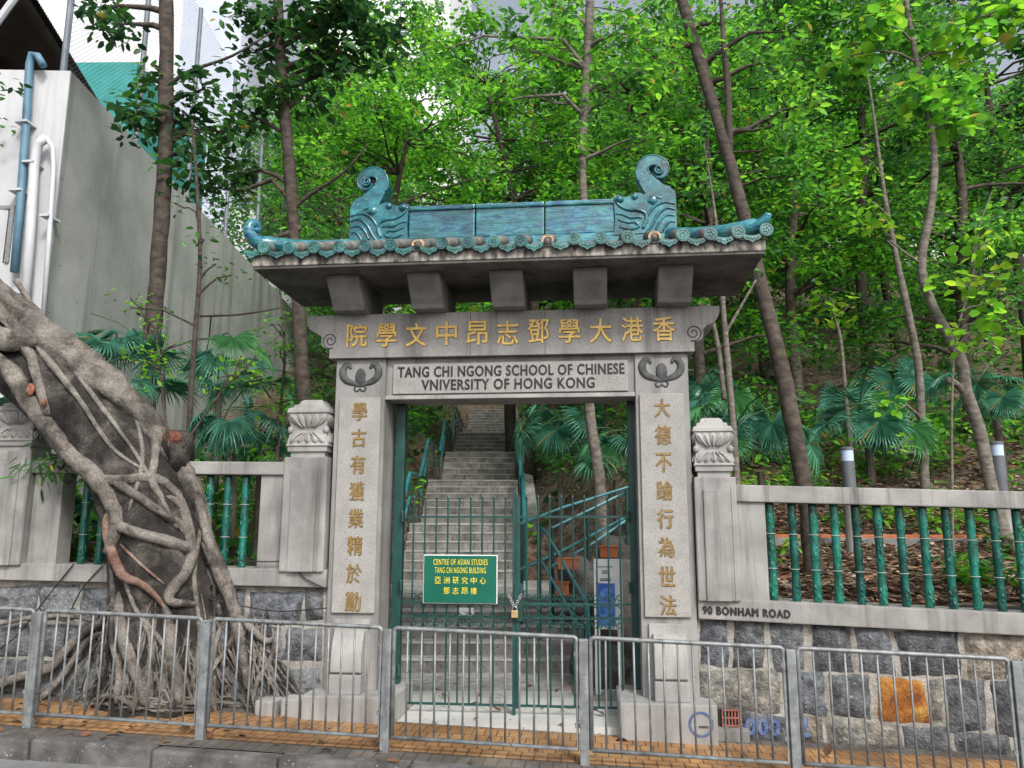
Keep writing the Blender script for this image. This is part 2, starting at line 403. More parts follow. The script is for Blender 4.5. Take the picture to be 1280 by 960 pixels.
def interp(t, tab):
    return float(np.interp(t, [a for a, _ in tab], [b for _, b in tab]))
BASE = [(.3, 1.12), (3.2, 1.62), (7, 3.05), (13, 5.3), (20, 8.2), (40, 17), (80, 28), (200, 40)]
def hill(x, y):
    p, s = inv(x, y)
    b = interp(y, BASE) + .10*noise.noise(Vector((x*.5, y*.5, 0))) + .05*noise.noise(Vector((x*1.7, y*1.7, 4)))
    if x < -2: b += .25
    z0 = zs(max(s, 1.3)) if s > 1.3 else .15
    e = abs(p)-HW-(.45 if p > 0 else .12)-(HWA-HW-.3 if p > 0 and s < 5.9 else 0)
    if s > 31: return min(b, zs(30.9)+(s-31)*.8+(max(e, 0)*1.1))
    if e < 0: return min(b, z0-.25)
    k = 1.1 if s > 2 else .9
    return min(b, z0-.05+e*k) if b > z0 else max(b, z0-.1-e*.8)
mb = MB()
xs = sorted(set(np.round(np.concatenate([np.arange(-8, 9, .22), np.arange(-60, -8, 2.5), np.arange(9.2, 60, 2.5)]), 3)))
ys = np.concatenate([np.arange(.30, 10, .25), np.arange(10, 26, .7), np.arange(26, 90, 4), np.array([120, 200.])])
nx = len(xs)
mb.add([(x, y, hill(x, y)) for y in ys for x in xs], [(j*nx+i, j*nx+i+1, (j+1)*nx+i+1, (j+1)*nx+i) for j in range(len(ys)-1) for i in range(nx-1)])
struct('hillside', mb, SOIL, smooth=True)
ct = MB(); ct.box(-1.5, 1.5, -.12, 3.5, -.3, .149)
struct('court_floor', ct, STEPL)
# brick-edged path behind the right-hand wall
pm = MB(); pm.box(1.75, 12, 3.05, 3.17, 1.2, 1.66); struct('path_kerb', pm, GUTT, bevel=.01)
pm = MB(); pm.box(1.75, 12, 3.17, 3.36, 1.2, 1.70); struct('path', pm, TERRA, bevel=.01)

# ------------------------------------------------------------------ stone gateway
gw = empty('stone_gateway', (0, 0, G(0)), 'grey granite gateway with blue-green tiled roof, gilt characters and carved pillars', 'gateway')
def relief_bat(cx, cz, y, s=1.0):
    mb = MB()
    for k in (-1, 1):
        P = smoothpath([(0, -.075), (.06, -.055), (.125, -.03), (.165, .015), (.172, .07), (.145, .115), (.11, .118), (.095, .095)], 4)
        n = len(P); rad = [.012+.024*math.sin(math.pi*min(1, (i+2)/n*.95))**1.2 for i in range(n)]
        mb.tube([(cx+k*p[0]*s, y, cz+p[1]*s) for p in P], [r*s for r in rad], 8, flat=(1, .6, 1))
        mb.ball((cx+k*.097*s, y, cz+.097*s), .016*s, 8)
        P = smoothpath([(0, -.05), (.03, -.075), (.055, -.1), (.04, -.128), (.012, -.12), (0, -.1)], 4)
        mb.tube([(cx+k*p[0]*s, y, cz+p[1]*s) for p in P], .008*s, 6)
    mb.ball((cx, y, cz+.005*s), (.052*s, .024*s, .085*s), 12)
    return mb
for k in (-1, 1):
    mb = MB()
    X = lambda a, b: (min(k*a, k*b), max(k*a, k*b))
    mb.box(*X(1.157, 1.632), 0, .44, .37, 3.343)
    pl = build('pillar', mb, GRAN, gw, bevel=.008)
    mb = MB(); mb.box(*X(1.19, 1.58), -.028, .01, 1.03, 2.97)
    build('inscription_panel', mb, GRANP, pl, bevel=.006)
    mb = MB(); mb.box(*X(.944, 1.735), -.26, .52, G(k*1.3)-.15, .372)
    build('plinth', mb, GRANL, pl, bevel=.012)
    c = k*1.385
    sb = MB(); sb.box(c-.165, c+.165, -.03, .01, .372, .975)
    build('backing_slab', sb, GRANL, pl, bevel=.006)
    P = [(-.028, .90)]+[(-.03-.15*math.sin(a)**.8, .90-.36*(1-math.cos(a))/1.0*.82) for a in np.linspace(.05, 1.75, 14)]
    P += [(-.155, .535), (-.028, .535)]
    sb = MB(); sb.prism(P, 'x', c-.135, c+.135); sb.box(c-.14, c+.14, -.185, -.028, .373, .53)
    build('scroll_stone', sb, GRANL, pl, bevel=.006)
    build('bat_carving', relief_bat(k*1.395, 3.165, -.002), CARVE, pl, smooth=True)
    chars = '學古有獲業精於勤' if k < 0 else '大德不踰行為世法'
    PCH = globals().setdefault('PCH', []); PCH += [(ch, k*1.385, 2.84-i*.2445) for i, ch in enumerate(chars)]
# lintel with cloud-shaped ends
Lx = 1.69; b0, b1 = 3.345, 3.763
def cloud(k):
    P = [(Lx, b0), (Lx, b0+.09)]
    for a in np.linspace(-95, 25, 9): P.append((Lx-.01+.075*math.cos(R(a))+.02, b0+.17+.08*math.sin(R(a))))
    P.append((Lx+.115, b0+.235))
    for a in np.linspace(-75, 0, 7): P.append((Lx+.10+.135*math.cos(R(a)), b0+.385+.145*math.sin(R(a))))
    P.append((Lx+.235, b1))
    return [(k*p[0], p[1]) for p in P]
out = cloud(1)+[(x, z) for x, z in cloud(-1)[::-1]]
mb = MB(); mb.prism(out, 'y', -.05, .47)
lt = build('lintel', mb, GRAN, gw, bevel=.005)
for k in (-1, 1):
    sp_ = MB()
    P = [(k*(1.685+.078*(1-a/14)*math.cos(a-1.9)), -.051, 3.518+.078*(1-a/14)*math.sin(a-1.9)) for a in np.linspace(0, 11.5, 40)]
    sp_.tube(P, .006, 5); build('scroll_line', sp_, CARVE, lt)
jl = MB()
for xx in (-.35, .345): jl.box(xx-.0025, xx+.0025, -.0525, -.05, b0+.005, b1-.005)
build('joint', jl, CARVE, lt)
LETSH = surf('letter_shadow', (.06, .045, .03), (.12, .09, .06), 30, .8, 60, 0)  # dark copy behind each letter, painted as its shadow outline
def carved(ch, w_, h_, x, y, z, mat, bw):
    m = text(ch, w_, h_, 0, .004); build('lettering', moved(bolder(m, bw*.45), x, y, z), mat, gw)
    m = text(ch, w_, h_, 0, .0015); build('lettering_shadow', moved(bolder(m, bw*1.15), x+.002, y+.0005, z-.002), LETSH, gw)
for i, ch in enumerate('院學文中昂志鄧學大港香'): carved(ch, .195, .222, -1.43+i*.2855, -.0515, 3.565-.004*(i % 3), GOLD, .0062)
for ch, x, z in PCH: carved(ch, .135, .165, x, -.029, z, GOLDP, .0045)
# English name beam
mb = MB(); mb.box(-1.157, 1.157, .03, .44, 2.958, 3.343)
nbm = build('name_beam', mb, GRAN, gw, bevel=.005)
mb = MB(); mb.box(-1.085, 1.095, .004, .04, 3.005, 3.29); build('name_panel', mb, GRANP, nbm, bevel=.005)
mb = MB(); mb.box(-1.157, 1.157, .01, .06, 2.955, 2.992); build('lower_moulding', mb, GRANL, nbm, bevel=.005)
m1 = moved(bolder(text('TANG CHI NGONG SCHOOL OF CHINESE', 2.10, .098, .008, .004, 1.1), .0028), .012, .003, 3.21)
m2 = moved(bolder(text('VNIVERSITY OF HONG KONG', 1.60, .098, .008, .004, 1.1), .0028), -.01, .003, 3.085)
build('lettering', m1, BLACK, gw); build('lettering', m2, BLACK, gw)
# brackets
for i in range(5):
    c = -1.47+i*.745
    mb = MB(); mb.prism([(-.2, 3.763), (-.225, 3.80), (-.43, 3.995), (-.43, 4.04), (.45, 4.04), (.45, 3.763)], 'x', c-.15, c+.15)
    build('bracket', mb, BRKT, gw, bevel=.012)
# roof slab
Y0, Y1, XE = -.64, .62, 2.22
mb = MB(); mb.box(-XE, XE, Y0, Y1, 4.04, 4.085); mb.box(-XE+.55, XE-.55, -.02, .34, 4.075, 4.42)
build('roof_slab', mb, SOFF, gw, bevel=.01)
mb = MB(); mb.box(-XE-.01, XE+.01, Y0-.012, Y0+.05, 4.065, 4.17)
build('mortar_fascia', mb, MORT, gw, bevel=.008)
# hipped tile bed
RZ = 4.46; ry0, ry1 = .06, .24
ex0, ex1 = -XE-.02, XE+.02
V = [(ex0, Y0-.03, 4.16), (ex1, Y0-.03, 4.16), (ex1, Y1+.2, 4.16), (ex0, Y1+.2, 4.16), (-1.6, ry0, RZ), (1.6, ry0, RZ), (1.6, ry1, RZ), (-1.6, ry1, RZ)]
mb = MB(); mb.add(V, [(0, 1, 5, 4), (1, 2, 6, 5), (2, 3, 7, 6), (3, 0, 4, 7), (4, 5, 6, 7), (3, 2, 1, 0)])
build('tile_bed', mb, TILEC, gw)
NT = 20; bx0, bx1 = -2.10, 2.23
broken = {6, 11, 15}
half = [(math.cos(a), math.sin(a)) for a in np.linspace(-.35, math.pi+.35, 11)]
bodies = MB(); te = []
for i in range(NT):
    xx = bx0+(bx1-bx0)*i/(NT-1)
    lift = .02*(max(0, (abs(xx)-1.7)/.5))**1.5
    # rows run from the eave to the ridge (or to the hip at the ends)
    f = 1.0 if abs(xx) < 1.6 else max(.12, 1-(abs(xx)-1.6)/(XE-1.55))
    y0_, z0_ = Y0-.06, 4.205+lift
    if i in broken: y0_ += .07; z0_ += .02
    y1_, z1_ = Y0-.06+(ry0-Y0+.06)*f, 4.205+lift+(RZ+.03-4.205)*f
    bodies.tube([(xx, y0_+.004, z0_), (xx, (y0_+y1_)/2, (z0_+z1_)/2), (xx, y1_, z1_)], .05, 10)
    m = MB()
    if i in broken:
        P = [(xx+.055*a, z0_+.05*b) for a, b in half]+[(xx+.035*a, z0_+.03*b) for a, b in half[::-1]]
        m.prism(P, 'y', y0_-.01, y0_+.02); build('tile_end', m, BROK, gw)
        continue
    m.disc((xx, z0_), .056, y0_-.012, y0_+.006, 20)
    P = [(xx+.043*math.cos(a), y0_-.013, z0_+.043*math.sin(a)) for a in np.linspace(0, 2*math.pi, 21)]
    m.tube(P, .005, 5, cap=False)
    for q in range(5): m.ball((xx+.02*math.cos(q*1.257), y0_-.013, z0_+.02*math.sin(q*1.257)), (.011, .006, .011), 6)
    te.append(build('tile_end', m, GLZT, gw, bevel=.003))
build('tile_rows', bodies, TILEC, gw, smooth=True)
for i in range(NT):
    xx = bx0+(bx1-bx0)*(i-.5)/(NT-1)
    if xx < -2.25: continue
    P = [(-.082, .028), (-.075, -.008), (-.055, -.03), (-.03, -.035), (0, -.058), (.03, -.035), (.055, -.03), (.075, -.008), (.082, .028), (.04, .01), (0, .004), (-.04, .01)]
    lift = .02*(max(0, (abs(xx)-1.7)/.5))**1.5
    m = MB(); m.prism([(xx+a, 4.165+lift+b) for a, b in P], 'y', Y0-.055, Y0-.035)
    for q in range(-2, 3): m.ball((xx+q*.024, Y0-.056, 4.155+lift-.006*(2-abs(q))), (.009, .006, .012), 6)
    build('drip_tile', m, GLZT, gw)
    m = MB()
# ridge blocks
for a, b in ((-.985, -.335), (-.325, .335), (.345, 1.005)):
    m = MB(); m.box(a, b, .05, .25, 4.53, 4.86); m.box(a, b, .03, .27, 4.815, 4.865)
    build('ridge_block', m, GLZR, gw, bevel=.014)
m = MB(); m.box(-1.6, 1.6, .04, .26, 4.42, 4.53); build('ridge_base', m, GLZR, gw, bevel=.012)
# ridge-end dragons
def P1(zx, zy): # traced on the left ornament, in its own plane y = .12
    q = at(300+zx/3.556, 180+zy/3.556, .12); return (q.x, q.z)
body = [P1(*p) for p in [(497, 450), (500, 380), (503, 300), (508, 282), (528, 260), (560, 246), (610, 262), (632, 286), (655, 276), (672, 274), (690, 288), (715, 290), (740, 278), (760, 284), (756, 330), (752, 380), (757, 450)]]
neck = smoothpath([P1(*p) for p in [(560, 325), (585, 272), (618, 228), (640, 190), (634, 155), (603, 138), (568, 148), (548, 175), (556, 200), (577, 202), (588, 186)]], 5)
nw = np.interp(np.linspace(0, 1, len(neck)), [0, .12, .25, .36, .5, .62, .75, .88, 1], [.115, .092, .066, .052, .048, .043, .038, .03, .018])
def ribbon(path, wid):
    L_, R_ = [], []
    for i, p in enumerate(path):
        t = np.array(path[min(i+1, len(path)-1)])-np.array(path[max(i-1, 0)]); t /= np.linalg.norm(t); n = np.array((-t[1], t[0]))
        L_.append(p+n*wid[i]); R_.append(p-n*wid[i])
    return L_, R_
L_, R_ = ribbon(neck, nw)
waves = [[(505, 360), (540, 350), (575, 375), (600, 420), (620, 445)], [(505, 385), (540, 380), (565, 400), (585, 440)], [(505, 410), (530, 410), (555, 445)],
         [(505, 335), (550, 325), (590, 340), (620, 380), (640, 430)], [(755, 295), (735, 325), (700, 345), (660, 350), (630, 365), (622, 395), (635, 430)],
         [(750, 360), (720, 365), (690, 380), (660, 380), (640, 385)], [(740, 385), (700, 400), (670, 400), (655, 420), (690, 430), (735, 415)], [(560, 310), (580, 300), (610, 300), (615, 320)]]
wr = [.018, .016, .014, .018, .022, .016, .018, .014]
cc = P1(590, 172)
for k in (-1, 1):
    f = lambda q: (q[0] if k < 0 else -q[0]+.015, q[1])
    m = MB(); m.prism([f(p) for p in body], 'y', .03, .24)
    for i in range(len(neck)-1):
        m.prism([f(L_[i]), f(L_[i+1]), f(R_[i+1]), f(R_[i])], 'y', .045, .225)
    m.disc(f(P1(572, 186)), .034, .04, .23, 16)
    o = build('ridge_dragon', m, GLZO, gw, bevel=.012)
    m = MB()
    for wv, r_ in zip(waves, wr):
        pth = smoothpath([f(P1(*p)) for p in wv], 5)
        m.tube([(p[0], .03, p[1]) for p in pth], [r_*(1-.4*abs(2*i/len(pth)-1)) for i in range(len(pth))], 8)
    e = f(P1(672, 292)); m.ball((e[0], .035, e[1]), .035, 12); e2 = f(P1(597, 312)); m.ball((e2[0], .035, e2[1]), (.05, .025, .05), 12)
    e = f(P1(735, 300)); m.ball((e[0], .05, e[1]), (.05, .06, .04), 12)
    P = [f((P1(574, 184)[0]+.045*(1-a/13)*math.cos(a+3.4), P1(574, 184)[1]+.045*(1-a/13)*math.sin(a+3.4))) for a in np.linspace(0, 10, 40)]
    m.tube([(p[0], .027, p[1]) for p in P], .011, 6)
    for (lst) in (L_, R_):
        m.tube([(f(p)[0], .05, f(p)[1]) for p in lst[12:]], .010, 6)
    build('carved_relief', m, GLZO, o, smooth=True)
# hip ridges with curled ends
for k in (-1, 1):
    for bk in (0, 1):
        ye, yr = (Y0-.02, .06) if not bk else (Y1+.2, .24)
        a, b = Vector((k*1.52, yr, 4.49)), Vector((k*2.16, ye+(.05 if not bk else -.05), 4.29))
        n = (b-a); n.z = 0; n.normalize()
        path = [a.lerp(b, t/6)+Vector((0, 0, -.03*math.sin(math.pi*t/6))) for t in range(7)]
        if k < 0 or bk:
            curl = [(.04, .0), (.12, .03), (.19, .10), (.205, .19), (.165, .255), (.105, .255), (.075, .21), (.10, .175), (.13, .185)]
        else: curl = [(.05, .0), (.13, .03), (.19, .075), (.22, .12)]
        for q in smoothpath([(0, 0)]+curl, 4)[1:]:
            path.append(b+n*q[0]*.64+Vector((0, 0, q[1]*.64)))
        nn = len(path); rad = [.072 if i < 7 else .07-.046*((i-6)/(nn-7)) for i in range(nn)]
        m = MB(); m.tube(path, rad, 10)
        m.tube([p+Vector((0, -.05, .02)) for p in path[:7]], .018, 6)
        build('hip_ridge', m, GLZR, gw, smooth=True)

# ------------------------------------------------------------------ iron gate, its sign and lock
def gate_leaf(x0, x1, hinge, label):
    g = empty('gate_leaf', (hinge, .25, .2), label, 'gate')
    y = .25; zb, z1, z2, zt, ztip = .225, .98, 1.105, 1.88, 2.09
    for zz, h in ((zb, .010), (z1, .010), (z2, .010), (zt, .010)):
        m = MB(); m.box(x0, x1, y-.008, y+.008, zz-h, zz+h); build('rail', m, IRON, g)
    n = 9; xsn = [x0+.035+(x1-x0-.07)*(i+.5)/n for i in range(n)]
    for xx in xsn:
        m = MB(); m.tube([(xx, y, zb), (xx, y, ztip-.05), (xx, y, ztip-.035), (xx, y, ztip)], [.0085, .0085, .012, .001], 8)
        build('bar', m, IRON, g)
    m = MB(); dx = xsn[1]-xsn[0]
    for i in range(n-1):
        c = (xsn[i]+xsn[i+1])/2
        P = [(c+.052*math.cos(a), y-.012, (z1+z2)/2+.052*math.sin(a)) for a in np.linspace(0, 2*math.pi, 25)]
        m.tube(P, .006, 5, cap=False)
        for sgn, zz in ((1, z2+.012), (-1, z1-.012)):
            for k in (-1, 1):
                P = [(c+k*(.004+.046*math.sin(min(a, 2.2)*.6)), 0) for a in (0,)]
                Q = smoothpath([(c, zz+sgn*.02), (c+k*.018, zz+sgn*.06), (c+k*.04, zz+sgn*.065), (c+k*.05, zz+sgn*.04), (c+k*.036, zz+sgn*.02), (c+k*.022, zz+sgn*.032), (c+k*.03, zz+sgn*.045)], 4)
                m.tube([(p[0], y-.012, p[1]) for p in Q], .005, 5)
    build('scrollwork', m, IRON, g)
    return g
XM = .05
gl = gate_leaf(-1.0, XM-.01, -1.05, 'green iron gate leaf carrying the green notice, at the stair foot')
gr_ = gate_leaf(XM+.01, 1.085, 1.1, 'green iron gate leaf in front of the blue and white notice board')
for g, xx, hw in ((gl, XM-.016, .014), (gr_, XM+.02, .02)):
    m = MB(); m.box(xx-hw, xx+hw, .235, .275, .2, 2.12 if g is gl else 2.06); build('meeting_stile', m, IRON, g, bevel=.004)
m = MB(); m.box(.035, .115, .22, .24, .95, 1.28); build('lock_case', m, IRON, gr_, bevel=.004)
m = MB(); m.box(.02, .05, .215, .235, .12, .55); m.ball((.035, .22, .12), .02, 8); build('drop_bolt', m, IRON, gr_)
for k, lab in ((-1, 'dark green steel gate post beside the pillar with eight characters starting 學'), (1, 'dark green steel gate post behind the pillar with characters starting 大')):
    m = MB(); xx = -1.075 if k < 0 else 1.135
    m.box(xx-.045, xx+.045, .30, .40, .14, 2.955)
    for zz in (.5, 1.25, 1.88): m.tube([(xx-k*.05, .27, zz-.05), (xx-k*.05, .27, zz+.05)], .016, 8)
    o = build('gate_post', m, IRON, None, org=(xx, .35, .14), bevel=.006); finish(o, lab, 'post')
sg = empty('notice_sign', (-.46, .2, 1.1), 'green notice with yellow text CENTRE OF ASIAN STUDIES hanging on gate', 'sign')
m = MB(); m.box(-.80, -.115, .2, .225, 1.10, 1.535); build('frame', m, WHITE, sg, bevel=.004)
m = MB(); m.box(-.792, -.123, .192, .21, 1.107, 1.527); build('board', m, SIGNG, sg, bevel=.002)
ts = [moved(text('CENTRE OF ASIAN STUDIES', .50, .052, .0, .002, 1.16), -.455, .19, 1.47), moved(text('TANG CHI NGONG BUILDING', .47, .052, .0, .002, 1.16), -.455, .19, 1.397)]
for i, ch in enumerate('亞洲研究中心'): ts.append(moved(text(ch, .056, .06, .0, .002), -.455+(i-2.5)*.083, .19, 1.307))
for i, ch in enumerate('鄧志昂樓'): ts.append(moved(text(ch, .056, .06, .0, .002), -.455+(i-1.5)*.083, .19, 1.215))
for t__ in ts: build('lettering', t__, SIGNY, sg)
pk = empty('padlock', (XM, .2, .98), 'small brass padlock on a steel chain joining the gate leaves', 'padlock')
m = MB(); m.box(XM-.035, XM+.025, .17, .2, .985, 1.05); build('lock_body', m, BRASS, pk, bevel=.006)
m = MB(); m.tube([(XM-.005+.02*math.cos(a), .185, 1.05+.035*math.sin(a)) for a in np.linspace(0, math.pi, 9)], .006, 6); build('shackle', m, STEEL, pk, smooth=True)
m = MB()
for k in (-1, 1):
    for i in range(7):
        c = Vector((XM-.005+k*.009*i, .19, 1.07+.018*i)); a0 = i % 2
        m.tube([c+Vector((.009*math.cos(a), .009*math.cos(a)*a0, .015*math.sin(a))) for a in np.linspace(0, 2*math.pi, 11)], .0035, 5, cap=False)
build('chain', m, STEEL, pk, smooth=True)
hk = empty('house_number_plate', (-.33, 2.1, .8), 'small white plate with dark print fixed to a stair riser', 'plate')
q0 = at(583, 766, 2.75)
m = MB(); m.box(q0.x-.09, q0.x+.09, q0.y-.012, q0.y, q0.z-.06, q0.z+.06); build('plate', m, WHITE, hk, bevel=.004)
m = MB(); m.box(q0.x-.02, q0.x+.07, q0.y-.015, q0.y-.012, q0.z-.05, q0.z-.03); m.box(q0.x-.02, q0.x+.02, q0.y-.015, q0.y-.012, q0.z+.0, q0.z+.008); build('print', m, BLACK, hk)

# ------------------------------------------------------------------ boundary walls
rs = random.Random(11)
def shade(c, a, b):
    f = rs.uniform(a, b); return tuple(v*f for v in c)
def stone(mb, x0, x1, z0, z1, y, col, sl=0, out=.035, seed=0):
    nxx, nzz = max(4, int((x1-x0)/.05)), max(4, int((z1-z0)/.05)); V = []; F = []
    jc = [(rs.uniform(-.022, .022), rs.uniform(-.018, .018)) for _ in range(4)]
    for j in range(nzz+1):
        for i in range(nxx+1):
            a, b = i/nxx, j/nzz
            jx = (jc[0][0]*(1-a)+jc[1][0]*a)*(1-b)+(jc[2][0]*(1-a)+jc[3][0]*a)*b
            jz = (jc[0][1]*(1-a)+jc[1][1]*a)*(1-b)+(jc[2][1]*(1-a)+jc[3][1]*a)*b
            x = x0+(x1-x0)*a+jx; z = z0+(z1-z0)*b+jz+sl*(x-x0)
            dx, dz = min(a, 1-a)*(x1-x0), min(b, 1-b)*(z1-z0); d = min(dx, dz)
            e = min(1, d/.022); e = e*(2-e)
            nn = noise.noise(Vector((x*7, z*7, seed)))*.026+noise.noise(Vector((x*20, z*20, seed)))*.014+abs(noise.noise(Vector((x*4, z*6, seed+7))))*.014
            if d < 1e-6:
                x += .022*noise.noise(Vector((z*9, x*9, seed))); z += .022*noise.noise(Vector((x*9, z*9, seed+3)))
            V.append((x, y+.004-(out+nn)*e-.006, z))
    for j in range(nzz):
        for i in range(nxx):
            o = j*(nxx+1)+i; F.append((o, o+1, o+nxx+2, o+nxx+1))
    mb.add(V, F, col)
STONE = surf('wall_stone', (.4, .4, .4), (1.4, 1.4, 1.4), 11, .88, 34, 1, .04, vcol=True, speck=(38, (.26, .27, .29), .64))
MORTAR = surf('wall_mortar', (.22, .21, .185), (.42, .40, .365), 8, .95, 40, .9, .02)
BG = [(.125, .13, .137), (.145, .157, .175), (.105, .109, .116), (.15, .157, .163), (.13, .138, .15)]
def pxr(u0, v0, u1, v1):
    a, b = at(u0, v0, .06), at(u1, v1, .06); return a.x, b.x, b.z, a.z
def wall(name, label, x0, x1, rail, rsl, rth, cop, csl, cth, xr, loc):
    """rail/cop: z of the top at x = xr, slopes per metre"""
    e = empty(name, loc, label, 'wall')
    zc = lambda x: cop+csl*(x-xr); zr = lambda x: rail+rsl*(x-xr)
    m = MB(); m.box(x0, x1, .06, .36, G(x0)-.3, zc(x0)-cth, zs=csl); build('mortar_core', m, MORTAR, e)
    m = MB(); m.box(x0, x1, -.03, .38, zc(x0)-cth, zc(x0), zs=csl); c = build('coping', m, CONC, e, bevel=.01)
    return e, c, zc, zr
wr_, cr, zcr, zrr = wall('garden_wall', 'bluestone garden wall with green bamboo balusters, lettered 90 BONHAM ROAD', 1.64, 9.0, 2.165, -.027, .15, 1.196, -.038, .175, 1.64, (1.64, .1, 0))
t_ = bolder(text('90 BONHAM ROAD', .72, .064, .0, .004, 1.16), .0054)
a_ = at(880, 760, -.03); 
build('lettering', moved(t_, a_.x+.35, -.031, a_.z-.03, -.038), BLACK, cr)
# stones of the right wall, course by course as they are laid
sm = MB(); om = MB()
def zoomrect(ox, oy, k, r): return pxr(ox+r[0]/k, oy+r[1]/k, ox+r[2]/k, oy+r[3]/k)
A6, A7 = (870, 740, 4.362), (1070, 740, 4.362)
TAN, TAN2, ORA, PAL = (.24, .215, .18), (.29, .25, .205), (.42, .17, .035), (.28, .265, .23)
ST = [(A6, (22, 155, 175, 402), BG[1]), (A6, (205, 160, 372, 412), BG[0]), (A6, (415, 168, 600, 420), BG[3]), (A6, (635, 180, 850, 432), BG[2]), (A6, (872, 188, 1072, 440), BG[4]),
      (A7, (232, 206, 556, 452), BG[2]), (A7, (606, 235, 1000, 470), TAN2), (A7, (1030, 245, 1250, 480), BG[1]),
      (A6, (8, 425, 455, 640), PAL), (A6, (540, 440, 715, 670), BG[1]), (A6, (735, 445, 955, 680), BG[3]), (A7, (115, 475, 385, 705), ORA), (A7, (395, 478, 478, 705), PAL), (A7, (498, 485, 722, 755), BG[4]), (A7, (748, 490, 1010, 780), BG[2]), (A7, (1030, 500, 1260, 790), BG[0]),
      (A6, (310, 672, 492, 815), BG[1]), (A6, (505, 684, 690, 830), TAN2), (A6, (700, 700, 915, 850), PAL), (A7, (60, 725, 240, 860), TAN), (A7, (262, 745, 510, 875), BG[0]), (A7, (548, 775, 850, 895), BG[3]), (A7, (880, 800, 1200, 905), BG[2]),
      (A6, (232, 650, 305, 712), BG[0])]
for k, (o, r, c) in enumerate(ST):
    x0, x1, z0, z1 = zoomrect(*o, r); x0 -= .008; x1 += .008; z0 -= .008; z1 += .008
    stone(om if c is ORA else sm, x0, x1, z0, z1, .06, shade(c, .85, 1.15), -.012, .034, k)
x = 5.6
while x < 8.8:
    for j, (za, zb) in enumerate(((.62, .84), (.28, .58), (-.02, .24))): stone(sm, x, x+.42, za-.04*(x-4.3), zb-.04*(x-4.3), .06, rs.choice(BG), -.02, .03, int(x*10)+j)
    x += .46
RUST = banyan_bark('rusty_stone', (.20, .065, .015), (.46, .17, .03), (.62, .42, .12), .03)
o = build('rusty_stone', om, RUST, wr_, smooth=True); o['label'] = 'bright orange rusty stone'
build('rubble_facing', sm, STONE, wr_, smooth=True)
# graffiti, vent, block
q = at(942, 905, 0); m = text('000', .27, .12, .0, .001, 1.1); m2_ = text('2', .10, .16, .0, .001)
gq = at(953, 908, 0.02); g2 = at(1003, 907, .02); build('graffiti', moved(bolder(m, .008), gq.x, .006, gq.z), surf('blue_spray', (.04, .085, .24), (.16, .2, .3), 22, .8, 40, 0), wr_)
build('graffiti', moved(bolder(m2_, .008), g2.x, .006, g2.z), bpy.data.materials['blue_spray'], wr_)
m = MB(); m.tube([(1.60+.09*math.cos(a), -.2625, .222+.09*math.sin(a)) for a in np.linspace(0, 2*math.pi, 33)], .012, 6, cap=False, flat=(1, .12, 1))
build('spray_ring', m, bpy.data.materials['blue_spray'], gw)
m = MB(); m.box(1.58, 1.66, -.268, -.255, .2, .212); build('chipped_hole', m, CARVE, gw)
a_, b_ = at(903, 888, 0.0), at(924, 908, 0.0)
m = MB(); m.box(a_.x-.03, a_.x, .03, .05, b_.z, a_.z); m.box(a_.x, b_.x, .03, .05, b_.z, a_.z)
dv = build('vent_recess', m, BLACK, wr_)
m = MB()
for i in range(6):
    xx = a_.x+(b_.x-a_.x)*i/5; m.box(xx-.005, xx+.005, .012, .03, b_.z, a_.z)
for i in range(3):
    zz = b_.z+(a_.z-b_.z)*i/2; m.box(a_.x-.005, b_.x+.005, .008, .028, zz-.006, zz+.006)
build('vent_grating', m, surf('rusty_red', (.22, .07, .05), (.34, .13, .1), 20, .8, 40, .2, .002), wr_)
m = MB(); c0, c1 = at(893, 911, -.05), at(937, 930, -.05); m.box(c0.x, c1.x, -.08, .09, c1.z-.05, c0.z); build('sill_block', m, CONC, wr_, bevel=.01)

def baluster_mesh():
    m = MB(); n = 14; P = []; rad = []
    H = 1.0
    for i in range(25):
        t = i/24; d = min(abs(t-q) for q in (.33, .68)); P.append((0, 0, t)); rad.append(.0365+.004*math.exp(-(d/.02)**2)-.003*math.exp(-(max(0, d-.03)/.06)**2))
    m.tube(P, rad, n)
    rr2 = random.Random(7)
    for j in range(16): # embossed bamboo leaves
        t = rr2.choice((.15, .5, .82))+rr2.uniform(-.1, .1); a = rr2.uniform(math.pi*1.0, math.pi*2.0); da = rr2.uniform(-.35, .35)
        pts_ = [(.036*math.cos(a+da*k), .036*math.sin(a+da*k), t-.035+.07*k) for k in (0, .5, 1)]
        m.tube(pts_, [.002, .007, .001], 5)
    return m
bal0 = {}
def bamboo(parent, x, y, z0, z1, lean):
    """one glazed baluster from the coping to the rail; copies share the mesh"""
    if 'b' not in bal0:
        sv = MB(); sv = baluster_mesh(); ORG['_b'] = Vector((0, 0, 0))
        o = build('bamboo_baluster', sv, BAMB, None, smooth=True)
        r = MB()
        for q in (.33, .68): r.tube([(.0405*math.cos(a), .0405*math.sin(a), q) for a in np.linspace(0, 2*math.pi, 17)], .0035, 5, cap=False)
        rg = build('node_ring', r, BAMBR, None, smooth=True); rg.parent = o
        bal0['b'] = o; c = o; c.name = 'bamboo_baluster'
    else:
        c = bal0['b'].copy(); COL.objects.link(c)
        for ch in bal0['b'].children:
            k = ch.copy(); COL.objects.link(k); k.parent = c
    c.parent = parent; o0 = ORG[parent.name]
    c.location = (x-o0.x, y-o0.y, z0-o0.z); c.scale = (1, 1, (z1-z0)); c.rotation_euler = (0, 0, x*7 % 2.0)
    return c
